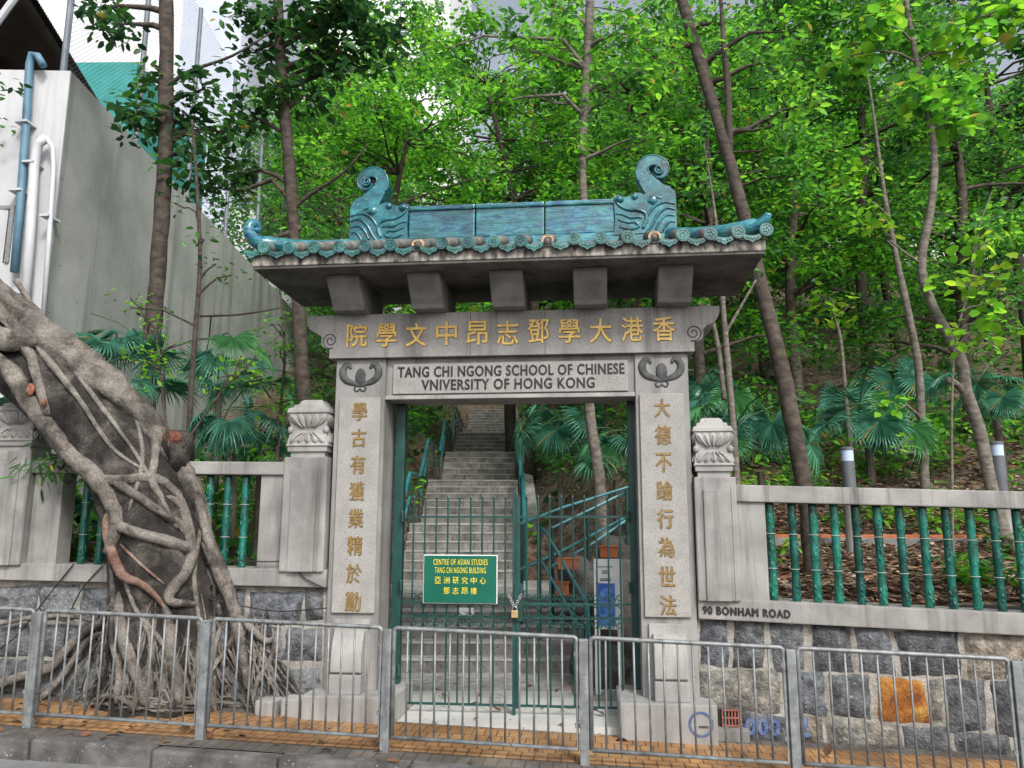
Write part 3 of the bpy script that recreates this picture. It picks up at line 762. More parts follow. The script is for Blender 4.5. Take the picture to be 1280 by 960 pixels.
def lotus_cap(m, cx, cy, z0, w, d, H):
    """double lotus block: petals opening up and down from a waist, on a moulded base, under a stepped lid"""
    def ring(z, s): return [(cx-w*s, cy-d*s, z), (cx+w*s, cy-d*s, z), (cx+w*s, cy+d*s, z), (cx-w*s, cy+d*s, z)]
    lv = [(0, .82), (.09, .82), (.095, .93), (.17, .95), (.19, 1.02), (.21, 1.02), (.215, .98), (.30, .93), (.42, .87), (.46, .85), (.50, .86), (.62, .90), (.74, .95), (.755, 1.02), (.81, .99), (.84, .93), (.85, .80), (.90, .76), (.915, .60), (.97, .54), (1.0, .42)]
    V = []
    for t, s in lv: V += ring(z0+t*H, s)
    F = [(i*4+j, i*4+(j+1) % 4, i*4+4+(j+1) % 4, i*4+4+j) for i in range(len(lv)-1) for j in range(4)]+[(3, 2, 1, 0), tuple(len(V)-4+j for j in range(4))]
    m.add(V, F)
def lotus_petals(m, cx, cy, z0, w, d, H):
    """ribs of the carved petals on the front and right faces"""
    for (ax, ay, nx, ny, hw, hd) in ((1, 0, 0, -1, w, d), (0, 1, 1, 0, d, w), (0, 1, -1, 0, d, w)):
        for q in (-.84, -.45, 0, .45, .84):
            for sgn in (1, -1):
                P = []
                for t in np.linspace(0, 1, 7):
                    if sgn > 0: zz = .50+.225*t; sc = .86+.10*t; off = q*(.30+.70*t**.8)
                    else: zz = .42-.195*t; sc = .87+.07*t; off = q*(.30+.70*t**.8)
                    P.append((cx+ax*hw*off+nx*hd*(sc+.005), cy+ay*hw*off+ny*hd*(sc+.005), z0+zz*H))
                m.tube(P, [.008, .018, .027, .034, .036, .028, .010], 8, flat=(1, .55, 1) if ay == 0 else (.55, 1, 1))
                m.tube([Vector(p_)+Vector((nx*.02, ny*.02, 0)) for p_ in P[:6]], .006, 5)
    for sx in (-1, 1):
        for s2 in (-1, 1): m.ball((cx+sx*w*.86, cy-d*.86*s2, z0+.46*H), (.03, .03, .035), 8)
def pier(parent, x0, x1, z0, z1, ztop, first=True):
    m = MB(); m.box(x0, x1, -.06, .34, z0, z1)
    p = build('lantern_pier', m, CONC, parent, bevel=.014)
    m = MB(); xm = (x1-x0)
    m.box(x0+xm*.2, x1-xm*.22, -.078, -.05, z0+.001, z1-.11); m.box(x0+xm*.86, x0+xm*.90, -.066, -.05, z0+.001, z1-.08)
    build('raised_panel', m, CONC, p, bevel=.006)
    m = MB(); cx = (x0+x1)/2; w_ = (x1-x0)/2*.96; lotus_cap(m, cx, .14, z1, w_, .19, ztop-z1)
    cp = build('lotus_cap', m, GRANL, p, bevel=.006)
    m = MB(); lotus_petals(m, cx, .14, z1, w_, .19, ztop-z1); build('lotus_petals', m, GRANL, p, smooth=True)
# right balustrade
pier(wr_, 1.642, 2.0, zcr(1.8)-.02, 2.222, 2.755)
m = MB(); m.box(2.0, 9.0, -.03, .24, zrr(2.0)-.145, zrr(2.0), zs=-.027); build('top_rail', m, CONC, wr_, bevel=.01)
m = MB(); m.box(2.0, 2.245, .0, .21, zcr(2.1)-.02, zrr(2.1)-.143); build('end_post', m, CONC, wr_, bevel=.008)
u_list = [964, 992, 1018, 1045, 1072, 1099, 1127, 1156, 1185, 1215, 1245, 1274]
xb = [at(u, 680, .1).x for u in u_list]
xb += [xb[-1]+.178*(i+1) for i in range(20)]
for x in xb: bamboo(wr_, x, .1, zcr(x)-.01, zrr(x)-.14, 0)
# left wall, higher
wl, cl, zcl, zrl = wall('garden_wall', 'bluestone garden wall half hidden by the banyan roots, with bamboo balusters', -7.5, -1.64, 2.372, -.012, .12, 1.402, -.013, .155, -1.65, (-4, .1, 0))
pier(wl, -2.075, -1.662, zcl(-1.9)-.02, 2.42, 2.97)
pier(wl, -5.02, -4.585, zcl(-4.8)-.02, 2.50, 3.02)
for a, b in ((-4.585, -2.075), (-7.5, -5.02)):
    m = MB(); m.box(a, b, -.03, .24, zrl(a)-.12, zrl(a), zs=-.012); build('top_rail', m, CONC, wl, bevel=.01)
for a, b in ((-4.56, -4.27), (-2.31, -2.075)):
    m = MB(); m.box(a, b, .0, .21, zcl(a)-.02, zrl(a)-.118); build('end_post', m, CONC, wl, bevel=.008)
x = -4.08
while x < -2.4: bamboo(wl, x, .1, zcl(x)-.01, zrl(x)-.118, 0); x += .176
x = -7.35
while x < -5.1: bamboo(wl, x, .1, zcl(x)-.01, zrl(x)-.118, 0); x += .176
sm = MB(); zl = 1.25; k = 100
for (za, zb) in ((.93, 1.22), (.58, .9), (.22, .55)):
    x = -7.4+rs.uniform(0, .3)
    while x < -1.75:
        L = rs.uniform(.3, .62); x2 = min(x+L, -1.68)
        stone(sm, x, x2, za+rs.uniform(-.02, .02), zb+rs.uniform(-.02, .02), .06, shade(rs.choice(BG), 1.0, 1.45), 0, .035, k); k += 1; x = x2+.035
build('rubble_facing', sm, STONE, wl, smooth=True)
# kerb blocks at the foot of the left plinth
for i, (a, b, h) in enumerate(((-2.16, -1.98, .12), (-1.93, -1.76, .15))):
    m = MB(); m.box(a, b, -.22, .03, G(a)-.1, G(a)+h); o = build('concrete_block', m, GRANL, None, bevel=.014, org=(a, -.1, G(a)))
    finish(o, ('pale concrete block at the end of the banyan roots', 'pale concrete block touching the gateway plinth')[i], 'block')

# ------------------------------------------------------------------ pavement railing
PX = [-6.48, -5.08, -3.66, -2.25, -.81, .675, 2.165, 3.70, 5.22]
labs = ['railing panel at the far end before the bluestone wall, farthest uphill', 'steel railing panel along the banyan roots at the picture edge', 'steel railing panel in front of the lower banyan trunk', 'steel railing panel in front of the left plinth and root tangle', 'steel railing panel right across the gate opening and stair foot',
        'steel railing panel before the plinth with the blue ring', 'steel railing panel before the orange stone and graffiti', 'steel railing panel at the downhill picture corner']
for i in range(8):
    xa, xb_ = PX[i], PX[i+1]
    e = empty('street_railing', (xb_, -1.0, G(xb_)), labs[i], 'railing', 'steel railing panels along the kerb')
    H = .885
    za, zb = G(xa), G(xb_)
    m = MB(); m.box(xb_-.033, xb_+.033, -1.033, -.967, zb-.05, zb+H-.01); build('post', m, GALV, e, bevel=.006)
    a, b = xa+.05, xb_-.05; sl = -.033; r = .03; yb = -1.0
    zt = lambda x: G(x)+H; zbm = lambda x: G(x)+.10
    P = [(a, yb, zbm(a)), (a, yb, zt(a)-r)]+[(a+r-r*math.cos(t), yb, zt(a)-r+r*math.sin(t)) for t in np.linspace(.3, math.pi/2, 5)]
    P += [(b-r+r*math.sin(t), yb, zt(b)-r+r*math.cos(t)) for t in np.linspace(0, math.pi/2-.3, 5)]+[(b, yb, zt(b)-r), (b, yb, zbm(b)), (a, yb, zbm(a))]
    m = MB(); m.tube(P, .0165, 8); build('panel_frame', m, GALV, e, smooth=True)
    nb_ = 13
    for k in range(1, nb_):
        xx = a+(b-a)*k/nb_; m = MB(); jx_ = rr.uniform(-.006, .006); m.tube([(xx, yb, zbm(xx)), (xx+jx_*.6, yb+rr.uniform(-.004, .004), (zbm(xx)+zt(xx))/2), (xx+jx_, yb, zt(xx))], .0082, 8); build('bar', m, GALV, e, smooth=True)
    for xx in (xb_-.05,):
        m = MB()
        for zz in (.25, .75): m.box(xb_-.07, xb_-.03, -1.01, -.99, zb+zz, zb+zz+.03)
        build('clip', m, GALV, e)

# ------------------------------------------------------------------ handrails on the stair
def handrail(p, label, s_list, H=.92, side=1, s_end=30):
    e = empty('stair_handrail', (*sxy(p, s_list[0]), zs(s_list[0])), label, 'handrail')
    nodes = []
    for s0, n, r, t, s1 in flights:
        nodes += [(s0-.15, zs(s0-.2)), (s0+n*t-.1, zs(s0+n*t+.01))]
    nodes = [q for q in nodes if q[0] >= s_list[0]-.3 and q[0] < s_end]
    for dz, r, nm in ((H, .034, 'top_rail'), (H*.52, .022, 'lower_rail')):
        m = MB(); m.tube([(*sxy(p, s), zz+dz) for s, zz in nodes], r, 8); build(nm, m, RAILB, e, smooth=False)
    for (s, zz), (s2, z2) in zip(nodes, nodes[1:]):
        k = max(1, int((s2-s)/1.3))
        for q in range(k):
            f = q/k; ss = s+(s2-s)*f; z_ = zz+(z2-zz)*f
            m = MB(); xy = sxy(p, ss); m.tube([(*xy, zs(ss)-.1), (*xy, z_+H)], .022, 8); build('rail_post', m, IRON, e)
    return e
handrail(-HW-.03, 'blue-green handrail stepping up the palm side of the stair', [2.2])
handrail(HW+.04, 'blue-green handrail stepping up the concrete channel side of the stair', [6.0])
# branch railing to the right above the boulders
e = empty('branch_railing', (.75, 3.2, .9), 'pair of blue-green rails rising towards the palms beside the gate', 'railing')
y_ = 2.9
for pts_ in ([(650, 655), (705, 634), (785, 609), (790, 612)], [(690, 660), (740, 636), (788, 612)], [(650, 712), (700, 690), (785, 645)], [(690, 708), (740, 680), (783, 650)]):
    m = MB(); m.tube([at(u, v, y_+.6*(i/ (len(pts_)))) for i, (u, v) in enumerate(pts_)], .019, 8); build('rail', m, RAILB, e)
for u, v in ((652, 655), (690, 660), (735, 640), (783, 612)):
    a = at(u, v, y_+.1); m = MB(); m.tube([(a.x, a.y, a.z), (a.x, a.y, hill(a.x, a.y)-.1)], .022, 8); build('rail_post', m, IRON, e)
e = empty('descending_railing', (.9, 2.3, .2), 'short blue-green stair rail slanting down in front of the boulders', 'railing')
for pts_ in ([(672, 655), (684, 668), (735, 757), (737, 800)], [(676, 700), (725, 785), (727, 800)]):
    m = MB(); m.tube([at(u, v, 2.3-.3*i/3) for i, (u, v) in enumerate(pts_)], .019, 8); build('rail', m, RAILB, e)
for u, v, vb in ((674, 655, 800), (736, 757, 850)):
    m = MB(); m.tube([at(u, v, 2.2), at(u, vb, 2.2)], .026, 8); build('rail_post', m, IRON, e)

# ------------------------------------------------------------------ notice board, planters, boulders
nbrd = empty('notice_board', (.9, 1.0, .2), 'white standing notice board with blue pictures behind the gate', 'notice board')
x0, x1 = .755, 1.035
for a in (x0-.0, x1-.055): 
    m = MB(); m.box(a, a+.055, .98, 1.03, .16, 1.46); build('leg', m, WHITE, nbrd, bevel=.006)
m = MB(); m.box(x0, x1, .975, 1.0, .80, 1.475); bd = build('board', m, WHITE, nbrd, bevel=.006)
m = MB(); m.box(x0+.02, x1-.075, .968, .976, .83, 1.24); build('blue_picture', m, BLUEP, bd)
m = MB()
for zz, a, b in ((1.395, .03, .19), (1.355, .08, .15), (1.335, .08, .15), (1.28, .06, .17), (1.265, .06, .17)): m.box(x0+a, x0+b, .969, .975, zz, zz+.007)
build('fine_print', m, CARVE, bd)
m = MB(); m.box(x0-.08, x1+.08, .9, 1.12, .145, .19); build('base_slab', m, CONC, nbrd, bevel=.01)
for i, (u0, v0, u1, v1, y, lab) in enumerate(((750, 682, 772, 697, 1.5, 'terracotta planter box highest above the notice board'), (697, 697, 722, 712, 2.15, 'terracotta planter box between the crossing rails and boulder'), (694, 727, 711, 745, 2.5, 'faded terracotta block at the lower rail by the landing'))):
    a, b = at(u0, v0, y), at(u1, v1, y)
    m = MB(); w_ = .02; zz = a.z-.02
    m.box(a.x, b.x, y, y+.22, b.z, zz); m.box(a.x-.012, b.x+.012, y-.012, y+.232, zz, a.z)
    pe = build('planter', m, TERRA, None, org=(a.x, y, b.z), bevel=.006); finish(pe, lab, 'planter')
def rock(c, r, seed, label):
    m = MB(); n = 30; m.ball(c, r, n)
    V = []
    for p in m.v:
        d = Vector(p)-Vector(c); q = 1+.5*noise.noise(Vector((d.x*2.6+seed, d.y*2.6, d.z*2.6)))+.2*noise.noise(Vector((d.x*7, d.y*7+seed, d.z*7))); V.append(Vector(c)+d*q)
    m.v = V; o = build('boulder', m, ROCK, None, org=c, smooth=True, weld=True); return finish(o, label, 'boulder')
for u, v, y, r, lab in ((726, 735, 2.75, (.32, .3, .33), 'large grey boulder under the planters behind the gate'), (775, 770, 2.1, (.3, .3, .5), 'rough boulder behind the white notice board'), (700, 800, 3.2, (.3, .3, .3), 'boulder beside the second stair landing under the rails'),
                        (755, 835, 1.7, (.35, .3, .3), 'low stone at the foot of the notice board'), (790, 690, 3.2, (.45, .3, .25), 'flat dark stone beside the gate post'), (785, 830, 1.9, (.3, .3, .42), 'upright stone close to the characters pillar'), (655, 770, 3.9, (.22, .4, .3), 'small stone wedged at the landing corner')):
    c = at(u, v, y); rock((c.x, c.y, c.z), r, u, lab)
# bollard lights
for (u, lab, yy) in ((1064, 'grey bollard lamp with frosted band nearer the gateway', 2.6), (1254, 'grey bollard lamp with frosted band beside the curved trunk', 2.6)):
    c = at(u, 640, yy); t = at(u, 559 if u < 1100 else 552, yy); zb = hill(c.x, yy)-.1
    e = empty('bollard_lamp', (c.x, yy, zb), lab, 'bollard lamp', 'bollard lamps behind the wall')
    m = MB(); m.lathe(c.x, yy, [(.082, 0), (.082, t.z-.62-zb)], 20, zb); build('concrete_foot', m, CONC, e)
    m = MB(); m.lathe(c.x, yy, [(.075, t.z-.75), (.075, t.z-.165)], 20); build('post', m, surf('bollard_grey', (.10, .11, .125), (.13, .14, .155), 6, .45, 40, 0) if 'bollard_grey' not in bpy.data.materials else bpy.data.materials['bollard_grey'], e, smooth=False)
    m = MB(); m.lathe(c.x, yy, [(.07, t.z-.165), (.07, t.z-.035)], 20); build('diffuser', m, surf('frosted_white', (.44, .54, .74), (.5, .6, .78), 6, .4, 40, 0) if 'frosted_white' not in bpy.data.materials else bpy.data.materials['frosted_white'], e)
    m = MB(); m.lathe(c.x, yy, [(.078, t.z-.035), (.078, t.z-.01), (.06, t.z)], 20); build('cap', m, bpy.data.materials['bollard_grey'], e)

# ------------------------------------------------------------------ foliage engine
def leaves(cent, rad, n, L, pal, rng, flat=.75, droop=.25, aspect=.42, whorl=0):
    """n leaves in each cluster -> V (k,6,3), colours"""
    cent = np.atleast_2d(cent); rad = np.broadcast_to(np.asarray(rad, float), (len(cent),)); n = np.broadcast_to(np.asarray(n, int), (len(cent),))
    idx = np.repeat(np.arange(len(cent)), n); k = len(idx)
    d = rng.normal(size=(k, 3)); d /= np.linalg.norm(d, axis=1)[:, None]
    r = rng.random(k)**.45
    off = d*r[:, None]*rad[idx][:, None]; off[:, 2] *= flat
    p = cent[idx]+off
    a = rng.random(k)*2*np.pi
    h = np.stack([np.cos(a), np.sin(a), np.zeros(k)], 1)+.7*d*np.array([1, 1, .3])
    h[:, 2] += -droop+rng.normal(size=k)*.35; h /= np.linalg.norm(h, axis=1)[:, None]
    up = np.array([0, 0, 1.])+rng.normal(size=(k, 3))*.45; sd_ = np.cross(h, up); sd_ /= np.linalg.norm(sd_, axis=1)[:, None]
    nn = np.cross(sd_, h)
    l = L*(.6+.7*rng.random(k))[:, None]; wd = l*aspect*.5*(.8+.4*rng.random(k))[:, None]
    fold = .18*wd; curl = -.12*l*rng.random(k)[:, None]
    V = np.stack([p, p+h*l*.32+sd_*wd+nn*fold, p+h*l*.68+sd_*wd*.85+nn*(fold+curl*.4), p+h*l+nn*curl, p+h*l*.68-sd_*wd*.85+nn*(fold+curl*.4), p+h*l*.32-sd_*wd+nn*fold], 1)
    pal = np.array(pal, float); ci = rng.integers(0, len(pal), len(cent))[idx]
    mixr = rng.random(k) < .35; ci = np.where(mixr, rng.integers(0, len(pal), k), ci)
    C = pal[ci]*(.6+.75*rng.random(k)**1.3)[:, None]
    C = np.where((rng.random(k) < .012)[:, None] & (pal[0][1] > pal[0][0]*1.8), np.array([[.34, .27, .05]]), C)
    return V, np.repeat(C[:, None, :], 6, 1)
def leafmesh(name, parts, mat, parent=None, org=(0, 0, 0)):
    V = np.concatenate([p[0] for p in parts]); C = np.concatenate([p[1] for p in parts]); k = len(V)
    b = (np.arange(k)*6)[:, None]
    Q = np.concatenate([b+np.array([[0, 3, 2, 1]]), b+np.array([[0, 5, 4, 3]])], 0)
    return raw(name, V.reshape(-1, 3), Q, C.reshape(-1, 3), mat, parent, org)
# leaf colours; sunlit brightness is put into BR, backlit darkness into DK
BR = [(.12, .40, .03), (.09, .32, .03), (.17, .45, .035), (.06, .22, .03), (.04, .15, .03)]
MD = [(.055, .20, .04), (.07, .25, .03), (.035, .13, .035), (.085, .29, .03), (.05, .16, .05)]
DK = [(.024, .085, .03), (.033, .115, .032), (.04, .14, .03), (.02, .065, .026), (.055, .2, .03)]
YG = [(.17, .42, .025), (.13, .36, .025), (.24, .42, .03)]
def branch(m, a, b, r0, r1, rng, sides=6, sag=.12):
    a, b = Vector(a), Vector(b); L = (b-a).length
    j = Vector(rng.normal(size=3))*L*.06; k = Vector(rng.normal(size=3))*L*.05
    m.tube([a, a.lerp(b, .33)+j+Vector((0, 0, L*sag*.6)), a.lerp(b, .66)+k+Vector((0, 0, L*sag*.5)), b], [r0, r0*.75+r1*.25, r0*.4+r1*.6, r1], sides, cap=False)
def tree(name, label, path, clusters, L, pal, bark, seed, leafm=None, twig=3, trunk_sides=10, group=None, jit=.18, aspect=.42, extra=None, org=None, flat=.75, droop=.25):
    """path: [(x,y,z,r)]; clusters: [(x,y,z,rad,n)]"""
    rng = np.random.default_rng(seed)
    x0_, y0_, z0_, r0_ = path[0]; gz_ = hill(x0_, y0_) if y0_ > .4 else z0_
    if y0_ > .4 and z0_ > gz_+.05:
        dx_ = (path[0][0]-path[1][0])/max(.2, path[1][2]-path[0][2])*(z0_-gz_)*.6
        path = [(x0_+dx_, y0_, gz_-.15, r0_*1.25), (x0_+dx_*.5, y0_, (z0_+gz_)/2, r0_*1.08)]+list(path)
    sm_ = smoothpath(path, 5); o0 = org or tuple(path[0][:3])
    e = empty(name, o0, label, 'tree', group)
    m = MB(); m.tube([q[:3] for q in sm_], [max(.004, q[3]) for q in sm_], trunk_sides, jit=jit, seed=seed)
    P = np.array([q[:4] for q in sm_]); cl = []
    for (cx, cy, cz, rad, n) in clusters:
        c = np.array((cx, cy, cz)); dd = np.linalg.norm(P[:, :3]-c, axis=1)+np.maximum(0, P[:, 2]-cz+.1)*1.5
        i = int(np.argmin(dd)); r0 = min(P[i, 3]*.55, .05)
        branch(m, P[i, :3], c, max(r0, .012), .008, rng)
        k = max(1, n//16)
        for q in range(k):
            d = rng.normal(size=3); d /= np.linalg.norm(d); s = c+d*rad*rng.random()**.5*np.array([1, 1, .7]); cl.append(s)
            if q < twig+3: branch(m, c, s, .009, .003, rng, 4, .05)
    for ex in (extra or []): m.tube(smoothpath(ex, 4) and [q[:3] for q in smoothpath(ex, 4)], [q[3] for q in smoothpath(ex, 4)], 7)
    build('trunk', m, bark, e, smooth=True)
    if cl: leafmesh('crown', [leaves(np.array(cl), .28 if L > .1 else .2, 16, L, pal, rng, flat, droop, aspect)], leafm or LEAF, e)
    return e
def px(path): return [(*at(u, v, y), r) for u, v, y, r in path]

# ------------------------------------------------------------------ traced trees
DENS = 1
tree('slender_tree', 'tall slender dark trunk standing before the concrete wall', px([(190, 425, 2.0, .105), (200, 300, 2.0, .10), (207, 180, 2.0, .095), (208, 60, 2.0, .09), (206, -60, 2.0, .085), (200, -240, 2.0, .06)]),
     px([(150, 30, 1.9, .3, ), (190, 105, 2.2, .3), (260, 110, 1.9, .35), (180, 135, 1.9, .4), (240, 150, 2.2, .35), (130, 10, 2.0, .35), (120, 30, 1.7, .2), (270, 170, 2.3, .4), (290, 70, 1.6, .3)]) and
     [(*q[:3], q[3], n) for q, n in zip(px([(150, 30, 1.9, .3), (190, 100, 2.2, .3), (255, 110, 1.9, .35), (180, 145, 1.9, .38), (240, 150, 2.2, .35), (125, 10, 2.0, .3), (280, 165, 2.3, .35), (230, 190, 1.8, .35)]), (80, 70, 110, 160, 120, 110, 120, 120))],
     .15, DK, BARKT, 1, LEAFD, aspect=.48, extra=[px([(208, 110, 2.0, .03), (235, 90, 1.95, .025), (290, 70, 1.9, .018), (340, 40, 1.9, .01)])])
tree('broad_tree', 'mid-size tree with dark crown behind the left roof tip', px([(378, 480, 2.6, .09), (368, 300, 2.6, .085), (360, 190, 2.6, .08), (350, 60, 2.6, .075), (345, -60, 2.6, .06)]),
     [(*q[:3], q[3], n) for q, n in zip(px([(330, 20, 2.5, .4), (390, 25, 2.3, .5), (440, 20, 2.4, .5), (470, 50, 2.6, .45), (400, 75, 2.5, .45), (345, 110, 2.3, .35), (380, 120, 2.7, .4), (440, 85, 2.8, .4), (320, 65, 2.8, .35), (300, 15, 2.3, .3), (420, 0, 2.2, .5), (310, 150, 2.6, .3), (300, 215, 2.6, .35), (270, 235, 2.5, .3)]), (110, 200, 200, 190, 170, 120, 130, 130, 110, 90, 180, 110, 120, 110))],
     .155, DK, BARKT, 2, LEAFD, aspect=.5, extra=[px([(366, 262, 2.6, .035), (385, 245, 2.55, .028), (430, 215, 2.4, .018), (460, 180, 2.3, .01)]), px([(376, 285, 2.6, .04), (350, 295, 2.5, .03), (330, 300, 2.4, .02)])])
tree('sapling', 'thin bare sapling stem against the concrete wall', px([(234, 570, .9, .03), (243, 430, .9, .026), (250, 330, .9, .024), (246, 230, .9, .02), (240, 150, .9, .012)]),
     [(*q[:3], q[3], n) for q, n in zip(px([(270, 330, .9, .15), (285, 345, .9, .16), (230, 260, .9, .2), (255, 300, .9, .18), (165, 385, 1.0, .1)]), (22, 26, 26, 20, 8))], .09, DK, BARKT, 3, LEAFD,
     extra=[px([(250, 395, .9, .014), (300, 393, .9, .012), (350, 385, .8, .008)])])
tree('leaning_tree', 'leaning dark trunk crossing behind the right roof corner', px([(1006, 612, 1.6, .09), (985, 500, 1.7, .088), (962, 400, 1.9, .083), (930, 270, 2.2, .078), (903, 170, 2.5, .075), (870, 60, 2.8, .08), (840, -40, 3.0, .07), (800, -160, 3.2, .05)]),
     [(*q[:3], q[3], n) for q, n in zip(px([(900, 30, 2.8, .45), (950, 80, 2.6, .4), (840, 60, 2.8, .4), (960, 160, 2.5, .4), (900, 110, 3.0, .4), (980, 40, 2.5, .45), (1010, 130, 2.4, .35)]), (80, 70, 70, 70, 60, 80, 50))], .13, BR, BARKT, 4,
     extra=[px([(912, 190, 2.45, .05), (910, 110, 2.5, .045), (905, 60, 2.5, .035), (900, -20, 2.6, .02)])])
tree('curved_tree', 'curved grey trunk growing beside the second bollard lamp', px([(1262, 690, 2.2, .075), (1240, 615, 2.3, .07), (1226, 545, 2.4, .07), (1208, 490, 2.4, .072), (1200, 450, 2.4, .065), (1165, 380, 2.5, .055), (1152, 330, 2.5, .05), (1165, 250, 2.5, .045), (1167, 180, 2.5, .04), (1150, 100, 2.5, .035), (1130, -10, 2.5, .03)]),
     [(*q[:3], q[3], n) for q, n in zip(px([(1200, 60, 2.4, .4), (1160, 120, 2.4, .3), (1100, 30, 2.4, .4), (1230, 20, 2.3, .4), (1190, 150, 2.5, .3), (1060, 70, 2.5, .3)]), (130, 90, 130, 130, 90, 90))], .16, YG+BR, BARKP, 5, aspect=.7,
     extra=[px([(1208, 492, 2.4, .045), (1195, 480, 2.35, .042), (1184, 475, 2.3, .04)]), px([(1152, 330, 2.5, .02), (1130, 315, 2.4, .014), (1112, 300, 2.4, .008)])])
bigc = [(1215, 305, 2.0, .14, 20), (1225, 335, 2.0, .14, 18), (1190, 345, 2.1, .1, 10), (1230, 380, 2.0, .16, 20), (1215, 415, 2.0, .2, 26), (1250, 400, 2.0, .12, 14), (1240, 300, 2.0, .14, 14)]
tree('big_leaved_vine', 'climbing stem with large round lime leaves near the picture edge', px([(1190, 500, 2.1, .014), (1195, 420, 2.1, .013), (1215, 350, 2.1, .012), (1222, 290, 2.1, .009), (1240, 240, 2.1, .005)]),
     [(*q[:3], q[3], n) for q, n in zip(px([b[:4] for b in bigc]), [b[4] for b in bigc])], .135, YG, BARKP, 6, aspect=.85)
tree('young_tree', 'young pale trunk with fresh leaf tufts among the fan palms', px([(1152, 540, 5.0, .06), (1148, 460, 5.0, .055), (1135, 390, 5.0, .05), (1118, 310, 5.0, .042), (1105, 240, 5.0, .034), (1090, 130, 5.0, .02), (1080, 60, 5.0, .006)]),
     [(*q[:3], q[3], n) for q, n in zip(px([(1095, 265, 4.6, .22), (1105, 290, 4.6, .2), (1075, 245, 4.6, .2), (1120, 560, 4.4, .15), (1125, 510, 4.4, .18), (1085, 200, 4.8, .35)]), (34, 24, 20, 16, 20, 50))], .16, YG, BARKP, 7, aspect=.6)
tree('seedling_tree', 'short stem topped by one bright leaf tuft above the slope', px([(1055, 470, 5.5, .03), (1050, 420, 5.5, .027), (1042, 395, 5.5, .02)]),
     [(*q[:3], q[3], n) for q, n in zip(px([(1040, 375, 5.4, .35), (1062, 380, 5.4, .25)]), (45, 25))], .17, YG, BARKP, 8, aspect=.5)
tree('ringed_tree', 'thin pale ringed trunk close to the lotus-capped pier', px([(922, 620, 1.2, .038), (917, 540, 1.25, .036), (912, 480, 1.3, .034), (905, 400, 1.4, .032), (900, 320, 1.5, .024), (890, 240, 1.6, .012), (880, 180, 1.6, .004)]),
     [(*q[:3], q[3], n) for q, n in zip(px([(925, 330, 1.6, .2), (935, 300, 1.6, .2)]), (16, 16))], .1, MD, BARKP, 9, extra=[px([(905, 500, 2.0, .03), (897, 430, 2.0, .028), (885, 380, 2.0, .022)]), px([(905, 420, 1.4, .02), (925, 385, 1.4, .016), (945, 350, 1.4, .012)])])
tree('stair_tree', 'smooth pale trunk rising beside the stair, seen through the gate', px([(752, 640, 4.2, .085), (748, 590, 4.2, .08), (738, 520, 4.3, .075), (735, 440, 4.3, .07), (733, 300, 4.4, .065), (728, 200, 4.5, .06), (735, 60, 4.6, .075), (740, -60, 4.6, .05)]),
     [(*q[:3], q[3], n) for q, n in zip(px([(700, 60, 4.4, .6), (770, 40, 4.3, .6), (670, 120, 4.4, .5), (760, 120, 4.4, .55), (800, 90, 4.4, .5), (690, 20, 4.6, .6), (640, 60, 4.4, .6), (620, 130, 4.4, .5), (720, 180, 4.2, .4), (800, 170, 4.2, .4), (560, 60, 4.4, .5)]), (120, 120, 90, 100, 90, 100, 100, 80, 60, 50, 80))], .16, BR, BARKP, 10)

# ------------------------------------------------------------------ grown trees on the hill
def hilltree(u, yy, h, cr, label, pal, seed, L=.18, n=1500, bark=BARKT, lean=0, low=.3):
    lean = {700: -1.8, 470: .5}.get(u, lean)
    rng = np.random.default_rng(seed); c = at(u, 500, yy); x = c.x; z = hill(x, yy)-.1
    path = [(x, yy, z, .11*h/8), (x+lean*.3+rng.normal()*.1, yy, z+h*.3, .09*h/8), (x+lean*.7+rng.normal()*.2, yy+rng.normal()*.2, z+h*.6, .07*h/8), (x+lean+rng.normal()*.2, yy, z+h*.95, .025)]
    cl = []
    n = int(n*4.2); k = 44; L *= .8
    for i in range(k):
        t = low+(1-low)*rng.random()**.8; a = rng.random()*6.283; r = cr*(.35+.65*rng.random())*(1-.45*abs(t-.6))
        cl.append((x+lean*t+r*math.cos(a), yy+r*math.sin(a), z+h*t+rng.normal()*.2, .55+.3*rng.random(), n//k))
    return tree('hillside_tree', label, path, cl, L, pal, bark, seed, group='trees on the slope', jit=.1, aspect=.5)
HT = [(480, 15, 12.5, 2.6, 'pale green tree reaching up in front of the windowed high-rise', BR, .18, 2400), (640, 19, 15, 3.0, 'tall bright tree whose top hides the high-rise flank', BR+MD, .2, 2600), (470, 9, 9.0, 2.3, 'bright leafy tree directly behind the left ridge dragon', BR, .17, 2600), (700, 12, 11, 2.9, 'bright tree rising over the middle ridge tiles', BR, .19, 2600), (660, 14, 12, 2.8, 'spreading green tree over the ridge seam nearest centre', MD+BR, .2, 2600),
      (800, 10, 10, 2.5, 'leafy tree behind the right ridge dragon', BR, .18, 2600), (880, 7, 8, 2.1, 'leafy tree filling the gap above the right eave', MD+BR, .16, 2300), (1000, 8.5, 9, 2.4, 'tree with mixed green leaves beyond the leaning trunk', BR, .17, 2600),
      (1090, 11, 10.5, 2.6, 'deep green tree behind the young pale trunk', MD, .18, 2400), (1210, 8, 9, 2.4, 'tree overhanging the top corner above the round lime leaves', BR+MD, .17, 2600), (1290, 11, 10, 2.6, 'dark tree partly cut by the picture edge', DK+MD, .18, 2200),
      (400, 13, 9.5, 2.0, 'light green tree between the white building and the roof', BR, .18, 2200), (960, 13, 12, 2.7, 'tall tree at the back of the right slope', MD, .2, 2400), (425, 7.5, 5.6, 1.5, 'low tree whose leaves show under the roof gap', MD, .14, 1200)]
